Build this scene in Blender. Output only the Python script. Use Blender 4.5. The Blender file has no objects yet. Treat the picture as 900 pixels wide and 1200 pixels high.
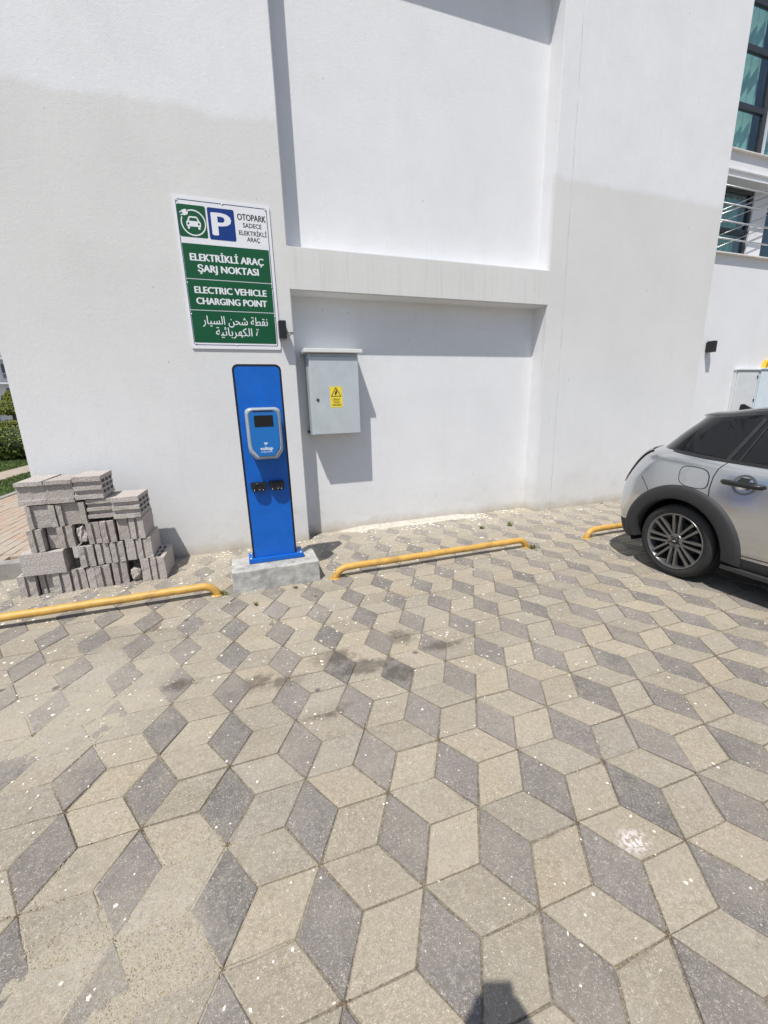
import bpy, bmesh, math, random
from mathutils import Vector, Matrix, Euler, noise as mnoise
R = math.radians
random.seed(7)
SC = bpy.context.scene
COL = SC.collection

# ------------------------------------------------------------------ camera
CAM_Z = 1.433
PITCH, ROLL, YAW, FPX = R(14.297), R(-1.694), R(18.823), 478.85
F = Vector((math.sin(YAW)*math.cos(PITCH), math.cos(YAW)*math.cos(PITCH), -math.sin(PITCH)))
R0 = Vector((math.cos(YAW), -math.sin(YAW), 0)); U0 = R0.cross(F)
RV = math.cos(ROLL)*R0 + math.sin(ROLL)*U0
UV = -math.sin(ROLL)*R0 + math.cos(ROLL)*U0
camd = bpy.data.cameras.new('camera'); cam = bpy.data.objects.new('camera', camd); COL.objects.link(cam)
m3 = Matrix((RV, UV, -F)).transposed()
cam.matrix_world = Matrix.Translation((0, 0, CAM_Z)) @ m3.to_4x4()
camd.sensor_fit = 'HORIZONTAL'; camd.sensor_width = 36.0; camd.lens = FPX/900*36.0
camd.clip_start = 0.01; camd.clip_end = 2000
SC.camera = cam
SC.render.resolution_x, SC.render.resolution_y = 768, 1024

def to_pixel(p):
    v = Vector(p) - Vector((0, 0, CAM_Z)); d = v.dot(F)
    if d < 0.05: return None
    return 450 + FPX*v.dot(RV)/d, 600 - FPX*v.dot(UV)/d

# ------------------------------------------------------------------ sky, sun, exposure
SUN_EL, SUN_AZ = R(62.4), R(38.6)      # light travels towards +x,+y (azimuth from the wall normal), downwards
sdir = Vector((math.sin(SUN_AZ)*math.cos(SUN_EL), math.cos(SUN_AZ)*math.cos(SUN_EL), -math.sin(SUN_EL)))
w = bpy.data.worlds.new('World'); SC.world = w; w.use_nodes = True
nt = w.node_tree; bg = nt.nodes['Background']
sky = nt.nodes.new('ShaderNodeTexSky'); sky.sky_type = 'NISHITA'; sky.sun_disc = False
sky.sun_elevation = SUN_EL
tosun = -sdir
sky.sun_rotation = math.atan2(tosun.x, tosun.y)
sky.air_density = 1.0; sky.dust_density = 1.2; sky.ozone_density = 1.0
nt.links.new(sky.outputs[0], bg.inputs[0]); bg.inputs[1].default_value = 0.10
sd = bpy.data.lights.new('sun', 'SUN'); sd.energy = 4.4; sd.angle = R(0.53); sd.color = (1.0, 0.955, 0.88)
so = bpy.data.objects.new('sun', sd); COL.objects.link(so)
so.rotation_euler = sdir.to_track_quat('-Z', 'Y').to_euler(); so.location = (-4, -6, 12)
vs = SC.view_settings; vs.view_transform = 'Standard'; vs.look = 'None'; vs.exposure = 0.18; vs.gamma = 1.0; vs.use_curve_mapping = False

# ------------------------------------------------------------------ node helpers
class NT:
    def __init__(s, name):
        s.m = bpy.data.materials.new(name); s.m.use_nodes = True
        s.t = s.m.node_tree; s.b = s.t.nodes['Principled BSDF']
    def n(s, typ, **kw):
        nd = s.t.nodes.new(typ)
        for k, v in kw.items(): setattr(nd, k, v)
        return nd
    def l(s, a, b): s.t.links.new(a, b)
    def put(s, sock, v):
        if hasattr(v, 'is_output'): s.l(v, sock)
        elif isinstance(v, (tuple, list)) and len(v) == 3 and sock.type == 'RGBA': sock.default_value = (*v, 1)
        else: sock.default_value = v
    def pos(s, world=True):
        if world: return s.n('ShaderNodeNewGeometry').outputs['Position']
        return s.n('ShaderNodeTexCoord').outputs['Object']
    def scale(s, vec, sc):
        mp = s.n('ShaderNodeMapping'); s.l(vec, mp.inputs[0]); mp.inputs['Scale'].default_value = sc; return mp.outputs[0]
    def noise(s, vec, scale, detail=4, rough=.6, dist=0):
        nd = s.n('ShaderNodeTexNoise'); s.l(vec, nd.inputs['Vector'])
        nd.inputs['Scale'].default_value = scale; nd.inputs['Detail'].default_value = detail
        nd.inputs['Roughness'].default_value = rough; nd.inputs['Distortion'].default_value = dist
        return nd.outputs['Fac']
    def vor(s, vec, scale, feature='F1', out='Distance'):
        nd = s.n('ShaderNodeTexVoronoi', feature=feature); s.l(vec, nd.inputs['Vector']); nd.inputs['Scale'].default_value = scale
        return nd.outputs[out]
    def ramp(s, fac, a, b, ca=0.0, cb=1.0):
        nd = s.n('ShaderNodeMapRange'); s.put(nd.inputs[0], fac)
        nd.inputs[1].default_value = a; nd.inputs[2].default_value = b
        nd.inputs[3].default_value = ca; nd.inputs[4].default_value = cb
        return nd.outputs[0]
    def math(s, op, a, b=0.0):
        nd = s.n('ShaderNodeMath', operation=op); s.put(nd.inputs[0], a); s.put(nd.inputs[1], b); return nd.outputs[0]
    def mix(s, f, a, b, blend='MIX'):
        nd = s.n('ShaderNodeMix', data_type='RGBA', blend_type=blend)
        s.put(nd.inputs[0], f); s.put(nd.inputs[6], a); s.put(nd.inputs[7], b); return nd.outputs[2]
    def sep(s, vec):
        nd = s.n('ShaderNodeSeparateXYZ'); s.l(vec, nd.inputs[0]); return nd.outputs
    def bump(s, h, strength, dist=.01):
        nd = s.n('ShaderNodeBump'); s.l(h, nd.inputs['Height']); nd.inputs['Strength'].default_value = strength
        nd.inputs['Distance'].default_value = dist; s.l(nd.outputs[0], s.b.inputs['Normal']); return nd
    def col(s, v): s.put(s.b.inputs['Base Color'], v)
    def rough(s, v): s.put(s.b.inputs['Roughness'], v)
    def blob(s, vec, cx, cy, rx, ry):
        mp = s.n('ShaderNodeMapping'); s.l(vec, mp.inputs[0])
        mp.inputs['Location'].default_value = (-cx/rx, -cy/ry, 0); mp.inputs['Scale'].default_value = (1/rx, 1/ry, 0)
        nd = s.n('ShaderNodeVectorMath', operation='LENGTH'); s.l(mp.outputs[0], nd.inputs[0])
        return s.ramp(nd.outputs['Value'], 1.0, 0.3)

def simple(name, color, rough=.5, metal=0.0, var=.12, nscale=18, bump=.0, bscale=200, coat=0.0, dirt=None, world=False, spec=.5):
    t = NT(name); v = t.pos(world)
    nz = t.noise(v, nscale, 5)
    c = t.mix(t.ramp(nz, .3, .7), tuple(x*(1-var) for x in color), tuple(min(1, x*(1+var)) for x in color))
    if dirt: c = t.mix(t.math('MULTIPLY', t.ramp(t.noise(v, 6, 6, .7), .5, .8), dirt[1]), c, dirt[0])
    t.col(c); t.rough(rough) if not var else t.rough(t.ramp(nz, 0, 1, max(.03, rough-.07), rough+.07))
    t.b.inputs['Metallic'].default_value = metal; t.b.inputs['Coat Weight'].default_value = coat
    t.b.inputs['Specular IOR Level'].default_value = spec
    if bump: t.bump(t.noise(v, bscale, 3), bump, .004)
    return t.m

# ------------------------------------------------------------------ mesh helpers
def link(name, me, mats=None, parent=None, smooth=False, loc=None):
    o = bpy.data.objects.new(name, me); COL.objects.link(o)
    for m in (mats if isinstance(mats, (list, tuple)) else [mats]):
        if m is not None: me.materials.append(m)
    if smooth:
        me.polygons.foreach_set('use_smooth', [True]*len(me.polygons)); me.update()
    if parent is not None: o.parent = parent
    if loc is not None: o.location = loc
    return o
def fin(name, bm, mats=None, parent=None, smooth=False, loc=None, fixn=True):
    if fixn: bmesh.ops.recalc_face_normals(bm, faces=bm.faces[:])
    me = bpy.data.meshes.new(name); bm.to_mesh(me); bm.free()
    return link(name, me, mats, parent, smooth, loc)
def tag(o, label=None, cat=None, group=None, kind=None):
    for k, v in (('label', label), ('category', cat), ('group', group), ('kind', kind)):
        if v: o[k] = v
    return o
def thing(name, label, cat, loc=(0, 0, 0), rz=0.0, group=None):
    o = bpy.data.objects.new(name, None); COL.objects.link(o); o.location = loc; o.rotation_euler = (0, 0, rz); o.empty_display_size = .1
    return tag(o, label, cat, group)
def box(bm, x0, x1, y0, y1, z0, z1, bev=0.0, seg=1, mi=0):
    vs_ = [bm.verts.new(p) for p in ((x0,y0,z0),(x1,y0,z0),(x1,y1,z0),(x0,y1,z0),(x0,y0,z1),(x1,y0,z1),(x1,y1,z1),(x0,y1,z1))]
    fs = [bm.faces.new([vs_[i] for i in f]) for f in ((0,3,2,1),(4,5,6,7),(0,1,5,4),(1,2,6,5),(2,3,7,6),(3,0,4,7))]
    for f in fs: f.material_index = mi
    if bev:
        es = list({e for f in fs for e in f.edges})
        r = bmesh.ops.bevel(bm, geom=es, offset=bev, segments=seg, affect='EDGES', profile=.5)
        for f in r['faces']: f.material_index = mi
    return vs_
def boxo(name, b, mat, parent=None, bev=0.0, seg=1, smooth=False):
    bm = bmesh.new(); box(bm, *b, bev=bev, seg=seg); return fin(name, bm, mat, parent, smooth)
def extrude_poly(bm, pts, y0, y1, bev=0.0, mi=0):
    """polygon in x,z extruded along y"""
    a = [bm.verts.new((x, y0, z)) for x, z in pts]; b = [bm.verts.new((x, y1, z)) for x, z in pts]
    n = len(pts); fs = [bm.faces.new(a), bm.faces.new(b[::-1])]
    for i in range(n): fs.append(bm.faces.new((a[i], b[i], b[(i+1) % n], a[(i+1) % n])))
    for f in fs: f.material_index = mi
    if bev: bmesh.ops.bevel(bm, geom=list(fs[0].edges), offset=bev, segments=2, affect='EDGES')
def rrect(x0, x1, z0, z1, r, n=6):
    p = []
    rs = r if isinstance(r, (list, tuple)) else [r]*4   # bl, br, tr, tl
    for (cx, cz, a0, rr) in ((x0, z0, 180, rs[0]), (x1, z0, 270, rs[1]), (x1, z1, 0, rs[2]), (x0, z1, 90, rs[3])):
        ox = cx + (rr if cx == x0 else -rr); oz = cz + (rr if cz == z0 else -rr)
        if rr <= 0: p.append((cx, cz)); continue
        for k in range(n+1):
            a = R(a0 + 90*k/n); p.append((ox + rr*math.cos(a), oz + rr*math.sin(a)))
    return p
def tube(bm, pts, rad, seg=10, cap=True, mi=0):
    pts = [Vector(p) for p in pts]; rings = []; ref = None
    for i, p in enumerate(pts):
        d = (pts[min(i+1, len(pts)-1)] - pts[max(i-1, 0)]).normalized()
        if ref is None:
            ref = d.orthogonal().normalized()
        ref = (ref - d*ref.dot(d)).normalized(); b = d.cross(ref)
        rr = rad[i] if isinstance(rad, (list, tuple)) else rad
        rings.append([bm.verts.new(p + rr*(math.cos(2*math.pi*k/seg)*ref + math.sin(2*math.pi*k/seg)*b)) for k in range(seg)])
    for a, b in zip(rings, rings[1:]):
        for k in range(seg):
            f = bm.faces.new((a[k], a[(k+1) % seg], b[(k+1) % seg], b[k])); f.material_index = mi; f.smooth = True
    if cap:
        for r_ in (rings[0][::-1], rings[-1]): bm.faces.new(r_).material_index = mi
def lathe(bm, prof, axis='x', seg=48, mi=0, centre=(0, 0, 0), close=False):
    """profile of (axial, radius)"""
    rings = []; c = Vector(centre)
    for a, r_ in prof:
        ring = []
        for k in range(seg):
            t = 2*math.pi*k/seg; u, v = r_*math.cos(t), r_*math.sin(t)
            p = {'x': (a, u, v), 'y': (u, a, v), 'z': (u, v, a)}[axis]
            ring.append(bm.verts.new(c + Vector(p)))
        rings.append(ring)
    prs = list(zip(rings, rings[1:])) + ([(rings[-1], rings[0])] if close else [])
    for a, b in prs:
        for k in range(seg):
            f = bm.faces.new((a[k], a[(k+1) % seg], b[(k+1) % seg], b[k])); f.material_index = mi; f.smooth = True
    return rings
def sheet(name, pts, mat, parent=None):
    bm = bmesh.new(); bm.faces.new([bm.verts.new(p) for p in pts]); return fin(name, bm, mat, parent)
def text_mesh(body, size, bold=0.0, width=None, align='CENTER'):
    cu = bpy.data.curves.new('t', 'FONT'); cu.body = body; cu.size = size; cu.align_x = align; cu.align_y = 'CENTER'
    cu.resolution_u = 3
    ob = bpy.data.objects.new('t', cu); COL.objects.link(ob)
    dg = bpy.context.evaluated_depsgraph_get(); dg.update()
    me = bpy.data.meshes.new_from_object(ob.evaluated_get(dg)); bpy.data.objects.remove(ob)
    xs = [v.co.x for v in me.vertices]; ys = [v.co.y for v in me.vertices]
    if xs:
        cx = (max(xs)+min(xs))/2; cy = (max(ys)+min(ys))/2; sc_ = width/(max(xs)-min(xs)) if width else 1
        me.transform(Matrix.Scale(sc_, 4, (1, 0, 0)) @ Matrix.Translation((-cx, -cy, 0)))
    me.materials.clear()
    if bold:      # heavier print: the same outline laid a hair to each side
        b_ = bmesh.new(); b_.from_mesh(me); src = b_.faces[:]
        for i, (ox, oy) in enumerate(((1, 0), (-1, 0), (0, 1), (0, -1))):
            d_ = bmesh.ops.duplicate(b_, geom=src)
            bmesh.ops.translate(b_, vec=(ox*bold, oy*bold*.35, -.00003*(i+1)), verts=[e_ for e_ in d_['geom'] if isinstance(e_, bmesh.types.BMVert)])
        b_.to_mesh(me); b_.free()
    return me
def text_on(name, body, cx, y, cz, size, mat, parent, bold=0.0, width=None, rot=0.0):
    """upright text facing -y"""
    me = text_mesh(body, size, bold, width)
    me.transform(Matrix.Translation((cx, y, cz)) @ Matrix.Rotation(rot, 4, 'Y') @ Matrix.Rotation(math.pi/2, 4, 'X'))
    return link(name, me, mat, parent)
def flat(name, pts, y, mat, parent):
    bm = bmesh.new(); f = bm.faces.new([bm.verts.new((x, y, z)) for x, z in pts])
    bmesh.ops.triangulate(bm, faces=[f]); o = fin(name, bm, mat, parent)
    return o

D = 4.461            # front plane of the white wall (y)
XL, XR, XE, XLC = 0.621, 3.695, 6.468, -1.801
Z1, Z2 = 2.962, 2.581
NU, NL = 0.22, 0.235  # niche depths
ZTOP = 5.78
RW = D + 0.25         # plane of the set-back wall on the right
ORIG = (0.687, 1.361); LAT, TH = 0.338, R(-30.67)

# ------------------------------------------------------------------ materials
CRX = 3.98
def mat_wall():
    t = NT('white_render'); p = t.pos(True); x, y, z = t.sep(p)
    big = t.noise(p, 1.1, 5, .6); fine = t.noise(p, 60, 4, .7); mid = t.noise(p, 9, 5, .65)
    white = t.mix(t.ramp(big, .3, .7), (.695, .706, .735), (.735, .744, .768))
    grey = t.mix(t.ramp(big, .3, .7), (.612, .614, .608), (.660, .661, .655))
    edge = t.math('ADD', z, t.math('MULTIPLY', t.math('SUBTRACT', t.noise(t.scale(p, (1, 1, .2)), 3, 3), .5), .16))
    m0 = t.ramp(y, D+.06, D+.03)
    m = t.math('MULTIPLY', t.ramp(edge, 3.925, 3.885), m0)
    lowfade = t.ramp(z, 1.0, 2.6, .25, 1.0)
    c = t.mix(t.math('MULTIPLY', m, lowfade), white, grey)
    # paint line just under the colour change
    c = t.mix(t.math('MULTIPLY', t.math('MULTIPLY', t.ramp(edge, 3.885, 3.91), t.ramp(edge, 3.96, 3.93)), t.math('MULTIPLY', m0, .10)), c, (.45, .44, .41))
    c = t.mix(t.math('MULTIPLY', t.ramp(fine, .48, .75), .12), c, (.48, .47, .45))
    c = t.mix(t.ramp(t.noise(p, 2.6, 7, .72), .45, .70, 0, .22), c, (.60, .60, .59))
    c = t.mix(t.ramp(t.noise(t.scale(p, (3, 3, .5)), 1.3, 5, .65), .55, .75, 0, .20), c, (.62, .615, .60))
    c = t.mix(t.math('MULTIPLY', t.ramp(mid, .55, .8), .14), c, (.50, .49, .47))
    # rain streaks on the ledge and below
    st = t.noise(t.scale(p, (34, 34, 1.2)), 1.0, 4, .6)
    band = t.math('MULTIPLY', t.ramp(z, Z2-.02, Z2+.02), t.ramp(z, Z1+.02, Z1-.12))
    band = t.math('MULTIPLY', band, t.math('MULTIPLY', t.ramp(x, XL-.05, XL+.1), t.ramp(x, XR+.05, XR-.1)))
    c = t.mix(t.math('MULTIPLY', t.math('MULTIPLY', band, t.ramp(st, .46, .78)), .30), c, (.47, .44, .38))
    c = t.mix(t.math('MULTIPLY', t.ramp(st, .55, .8), .10), c, (.50, .485, .46))
    # splash dirt at the foot
    foot = t.math('SUBTRACT', z, t.math('MULTIPLY', t.noise(p, 5, 5, .7), .16))
    c = t.mix(t.math('MULTIPLY', t.ramp(foot, .05, -.09), .75), c, (.40, .345, .25))
    c = t.mix(t.math('MULTIPLY', t.ramp(foot, .45, 0.0), .22), c, (.45, .41, .34))
    # settled hairline joint right of the niche, smudges low on the niche
    cx_ = t.math('ADD', x, t.math('ADD', t.math('MULTIPLY', z, .006), t.math('MULTIPLY', t.noise(t.scale(p, (0, 0, 1)), 2.5, 5, .7), .05)))
    ck = t.ramp(t.math('ABSOLUTE', t.math('SUBTRACT', cx_, CRX)), .010, .002)
    c = t.mix(t.math('MULTIPLY', t.math('MULTIPLY', ck, t.ramp(t.noise(p, 4, 4), .35, .6)), t.math('MULTIPLY', t.ramp(y, D+.05, D+.02), .38)), c, (.30, .29, .28))
    sm = t.math('MULTIPLY', t.ramp(t.noise(t.scale(p, (1, 1, 1.6)), 3.4, 7, .75), .50, .72), t.ramp(z, .75, .1))
    c = t.mix(t.math('MULTIPLY', sm, .30), c, (.36, .34, .30))
    # scuffs and pinholes
    c = t.mix(t.math('MULTIPLY', t.ramp(t.vor(t.scale(p, (1, 1, .6)), 4.2), .035, .015), .5), c, (.25, .24, .23))
    t.col(c); t.rough(.85); t.b.inputs['Specular IOR Level'].default_value = .25
    h = t.math('ADD', t.math('MULTIPLY', t.noise(p, 38, 5, .7), .8), t.math('MULTIPLY', t.noise(t.scale(p, (1, 1, .35)), 4, 3), 1.6))
    h = t.math('ADD', h, t.math('MULTIPLY', t.noise(p, 130, 3, .7), .5))
    t.bump(h, .29, .008)
    return t.m
WALL = mat_wall()

def paver_nodes(name, base, dark, attr=False):
    t = NT(name); p = t.pos(True)
    if attr:
        a = t.n('ShaderNodeAttribute', attribute_name='rnd'); rnd = a.outputs['Fac']
    else: rnd = t.n('ShaderNodeObjectInfo').outputs['Random']
    if dark:
        c = t.mix(rnd, (.118, .108, .108), (.195, .176, .170))
    else:
        c = t.mix(rnd, (.265, .233, .180), (.405, .348, .258))
        r2 = t.math('FRACT', t.math('MULTIPLY', rnd, 7.31))
        c = t.mix(t.math('MULTIPLY', t.ramp(r2, .6, 1.0), .55), c, (.275, .265, .235))
        r3 = t.math('FRACT', t.math('MULTIPLY', rnd, 23.7))
        c = t.mix(t.math('MULTIPLY', t.ramp(r3, .72, 1.0), .5), c, (.42, .335, .225))
    gr = t.noise(p, 240, 3, .7); md = t.noise(p, 22, 5, .7); bg_ = t.noise(p, 3.2, 5, .65)
    g2 = t.noise(p, 62, 4, .8); g3 = t.noise(p, 110, 3, .8)
    c = t.mix(t.ramp(g2, .34, .52, .42, 0), c, (.115, .105, .09))
    c = t.mix(t.ramp(g2, .54, .70, 0, .42), c, (.52, .49, .43))
    c = t.mix(t.ramp(g3, .60, .68, 0, .60), c, (.64, .61, .55))
    c = t.mix(t.ramp(gr, .36, .62, .42, 0), c, (.10, .09, .075))
    c = t.mix(t.ramp(gr, .58, .70, 0, .60), c, (.56, .52, .46))
    c = t.mix(t.math('MULTIPLY', t.ramp(md, .42, .72), .16 if dark else .24), c, (.38, .34, .28) if dark else (.43, .375, .29))
    c = t.mix(t.math('MULTIPLY', t.ramp(bg_, .40, .72), .30 if dark else .42), c, (.385, .35, .295))
    # greyish wear blotches
    c = t.mix(t.ramp(t.noise(p, 6.5, 6, .75), .50, .78, 0, .50), c, (.190, .176, .152))
    c = t.mix(t.ramp(t.noise(p, 14, 6, .75), .56, .80, 0, .26 if dark else .45), c, (.48, .45, .39))
    # pale specks of plaster, spattered
    wob = t.n('ShaderNodeTexNoise'); t.l(p, wob.inputs['Vector']); wob.inputs['Scale'].default_value = 90; wob.inputs['Detail'].default_value = 2
    vm = t.n('ShaderNodeVectorMath', operation='MULTIPLY_ADD'); t.l(wob.outputs['Color'], vm.inputs[0]); vm.inputs[1].default_value = (.022, .022, .022); t.l(p, vm.inputs[2]); pw_ = vm.outputs[0]
    for sc_, hi, amt in ((80, .17, .75), (34, .075, .8), (170, .24, .6), (260, .26, .5)):
        vd = t.vor(pw_, sc_); keep = t.ramp(t.noise(p, sc_*.16, 3, .7), .47, .56)
        c = t.mix(t.math('MULTIPLY', t.math('MULTIPLY', t.ramp(vd, hi, hi*.55), keep), amt), c, (.70, .67, .60))
    # cement slurry and sand spilled on the left; oil under the parked cars
    y_ = t.sep(p)[1]
    cem = t.math('MAXIMUM', t.math('MULTIPLY', t.blob(p, -.95, 2.25, .80, .70), .85), t.math('MULTIPLY', t.blob(p, -.42, .98, .42, .26), .7))
    cem = t.math('MAXIMUM', cem, t.math('MULTIPLY', t.blob(p, .15, 2.9, .75, .5), .55))
    cem = t.math('MAXIMUM', cem, t.ramp(y_, 3.45, 4.2, 0, .85))
    cem = t.math('MAXIMUM', cem, t.ramp(y_, 1.7, 3.6, 0, .40))
    cf = t.ramp(t.math('ADD', cem, t.math('MULTIPLY', t.math('SUBTRACT', t.noise(p, 9, 8, .78), .5), 1.5)), .25, .75)
    ctint = t.mix(t.ramp(t.noise(p, 12, 4), .35, .65), (.37, .335, .275), (.42, .395, .345))
    c = t.mix(t.math('MULTIPLY', cf, t.ramp(g2, .35, .62, .18, .50 if dark else .62)), c, ctint)
    fade = t.math('FRACT', t.math('MULTIPLY', rnd, 41.3))
    c = t.mix(t.math('MULTIPLY', t.ramp(fade, .45, 1.0), t.ramp(t.noise(p, 5, 6, .7), .35, .65, .03, .30)), c, (.36, .315, .25))
    oil = t.blob(p, .84, 2.20, .16, .14)
    for (ox, oy, orx, ory) in ((.70, 1.86, .17, .13), (.38, 2.14, .24, .15), (.10, 2.02, .20, .10), (-.06, 2.07, .16, .12), (.55, 1.98, .28, .13), (-.45, 2.2, .15, .09), (1.05, 2.02, .2, .1), (.25, 1.72, .2, .1)):
        oil = t.math('MAXIMUM', oil, t.blob(p, ox, oy, orx, ory))
    of = t.ramp(t.math('ADD', oil, t.math('MULTIPLY', t.math('SUBTRACT', t.noise(p, 16, 7, .75), .5), 2.2)), .45, 1.0)
    of = t.math('MULTIPLY', of, t.ramp(t.math('FRACT', t.math('MULTIPLY', rnd, 13.7)), .15, .5, .25, 1.0))
    c = t.mix(t.math('MULTIPLY', of, .62), c, (.055, .045, .036))
    c = t.mix(t.math('MULTIPLY', t.ramp(t.vor(p, 3.1), .07, .04), .7), c, (.07, .06, .055))
    c = t.mix(t.math('MULTIPLY', t.math('MULTIPLY', t.blob(p, 1.10, .735, .07, .05), t.ramp(t.noise(p, 60, 3), .45, .55)), .9), c, (.68, .62, .62))
    t.col(c); t.rough(.88); t.b.inputs['Specular IOR Level'].default_value = .3
    h = t.math('ADD', t.math('MULTIPLY', gr, .6), t.math('MULTIPLY', t.noise(p, 70, 4, .7), 1.0))
    t.bump(h, .55, .004)
    return t.m
PAV_L = paver_nodes('paver_sand_colour', None, False); PAV_D = paver_nodes('paver_grey', None, True)
PAV_LS = paver_nodes('paver_sand_colour_far', None, False, True); PAV_DS = paver_nodes('paver_grey_far', None, True, True)

def mat_sand():
    t = NT('joint_sand'); p = t.pos(True)
    n1 = t.noise(p, 130, 4, .85); n2 = t.noise(p, 9, 5, .65)
    c = t.mix(t.ramp(n1, .3, .7), (.065, .053, .038), (.38, .335, .265))
    c = t.mix(t.math('MULTIPLY', t.ramp(n2, .5, .72), .65), c, (.060, .047, .028))
    y_ = t.sep(p)[1]
    cem = t.math('MAXIMUM', t.blob(p, -.95, 2.25, .85, .75), t.blob(p, -.45, .98, .60, .42))
    cem = t.math('MAXIMUM', cem, t.ramp(y_, 3.4, 4.1, 0, 1))
    pale = t.mix(t.ramp(n1, .3, .7), (.33, .29, .215), (.48, .44, .36))
    c = t.mix(t.ramp(cem, .15, .5, 0, .92), c, pale)
    t.col(c); t.rough(.95); t.bump(t.noise(p, 120, 4, .8), .9, .006)
    return t.m
SAND = mat_sand()

def mat_block():
    t = NT('pumice_block'); p = t.pos(False)
    rnd = t.n('ShaderNodeObjectInfo').outputs['Random']
    c = t.mix(rnd, (.395, .355, .330), (.495, .455, .43))
    n = t.noise(p, 90, 4, .75)
    c = t.mix(t.ramp(n, .36, .52, .65, 0), c, (.15, .135, .123))
    c = t.mix(t.ramp(n, .54, .70, 0, .65), c, (.60, .56, .52))
    c = t.mix(t.math('MULTIPLY', t.ramp(t.noise(p, 8, 4), .5, .75), .3), c, (.42, .38, .33))
    c = t.mix(t.math('MULTIPLY', t.ramp(t.vor(p, 90), .22, .12), .5), c, (.12, .108, .098))
    t.col(c); t.rough(.95); t.b.inputs['Specular IOR Level'].default_value = .2
    t.bump(t.math('ADD', n, t.math('MULTIPLY', t.vor(p, 90), .6)), .6, .005)
    return t.m
BLOCK = mat_block()
CONC = simple('footing_concrete', (.40, .395, .375), .9, var=.30, nscale=14, bump=.8, bscale=90, dirt=((.16, .155, .14), 1.0))
KERBM = simple('kerb_concrete', (.29, .275, .255), .9, var=.2, nscale=12, bump=.6, bscale=100, dirt=((.16, .15, .14), .5))
YEL = simple('yellow_paint', (.55, .325, .075), .5, var=.14, nscale=16, bump=.25, bscale=60, dirt=((.24, .15, .06), .85))
BLUE = simple('blue_powder_coat', (.004, .112, .49), .36, var=.10, nscale=9, bump=.08, bscale=300, spec=.35, dirt=((.05, .15, .45), .18))
BLUE2 = simple('blue_gloss_plastic', (.014, .150, .47), .3, var=.05, nscale=20, spec=.35)
BLACKP = simple('black_plastic', (.012, .012, .014), .4, var=.2, nscale=40)
NAVY = simple('dark_edge_strip', (.006, .009, .022), .35, var=.2, nscale=40)
SILVERP = simple('grey_bezel_plastic', (.30, .335, .39), .38, var=.06, nscale=30)
SCREEN = simple('dark_screen', (.006, .006, .009), .12, var=.1)
GREYC = simple('grey_enclosure_paint', (.455, .50, .53), .42, var=.05, nscale=8, bump=.08, bscale=150, dirt=((.33, .35, .36), .35))
HOOD = simple('pale_hood_paint', (.66, .67, .65), .5, var=.06, nscale=10)
WHITEC = simple('white_cabinet_paint', (.60, .62, .64), .45, var=.05, nscale=8, dirt=((.55, .55, .53), .3))
YLAB = simple('warning_label_yellow', (.80, .62, .045), .45, var=.05)
INK = simple('black_ink', (.012, .012, .012), .6, var=.1)
SIGNW = simple('sign_white_film', (.72, .735, .775), .45, var=.03, nscale=5, spec=.3)
SIGNG = simple('sign_green_film', (.004, .082, .032), .5, var=.06, nscale=6, spec=.25)
SIGNB = simple('sign_blue_film', (.004, .035, .20), .5, var=.05, nscale=6, spec=.25)
NAVYINK = simple('sign_navy_line', (.02, .035, .10), .4, var=.05)
STEEL = simple('stainless_rail', (.55, .56, .58), .3, metal=.9, var=.08)
DARKF = simple('dark_window_frame', (.035, .037, .042), .4, var=.1)
PALEF = simple('pale_window_frame', (.55, .57, .62), .4, var=.06)
SILLM = simple('stone_sill', (.66, .64, .60), .6, var=.1)
CURT = simple('teal_curtain', (.40, .60, .54), .85, var=.12, nscale=14)
ROOM = simple('room_dark', (.05, .06, .065), .9, var=.2, nscale=3)
LEAF = simple('hedge_leaf', (.095, .130, .018), .6, var=.35, nscale=7)
LEAFY = simple('topiary_leaf', (.145, .165, .018), .6, var=.35, nscale=7)
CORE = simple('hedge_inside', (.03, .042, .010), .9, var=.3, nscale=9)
GRASSM = simple('grass_blade', (.085, .135, .030), .7, var=.4, nscale=3, world=True)
LAWN = simple('lawn_soil', (.07, .095, .030), .95, var=.4, nscale=5, world=True)
BARK = simple('bark', (.16, .12, .085), .9, var=.3, nscale=20, bump=.5)
WEED = simple('weed_leaf', (.17, .18, .06), .7, var=.35, nscale=30)
CHIP = simple('plaster_chip', (.70, .67, .60), .9, var=.12, nscale=40, world=True)
GRIT = simple('joint_grit', (.36, .29, .18), .9, var=.6, nscale=160, world=True)
GROUND = simple('far_ground', (.22, .20, .17), .95, var=.25, nscale=.8, world=True)
def mat_brick():
    t = NT('path_brick'); p = t.pos(True); rnd = t.n('ShaderNodeObjectInfo').outputs['Random']
    c = t.mix(t.ramp(rnd, .35, .65), (.36, .265, .20), (.35, .305, .25))
    c = t.mix(t.math('MULTIPLY', t.ramp(t.noise(p, 30, 4), .4, .7), .35), c, (.48, .42, .35))
    t.col(c); t.rough(.9); t.bump(t.noise(p, 120, 3), .5, .004); return t.m
BRICK = mat_brick()
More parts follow.
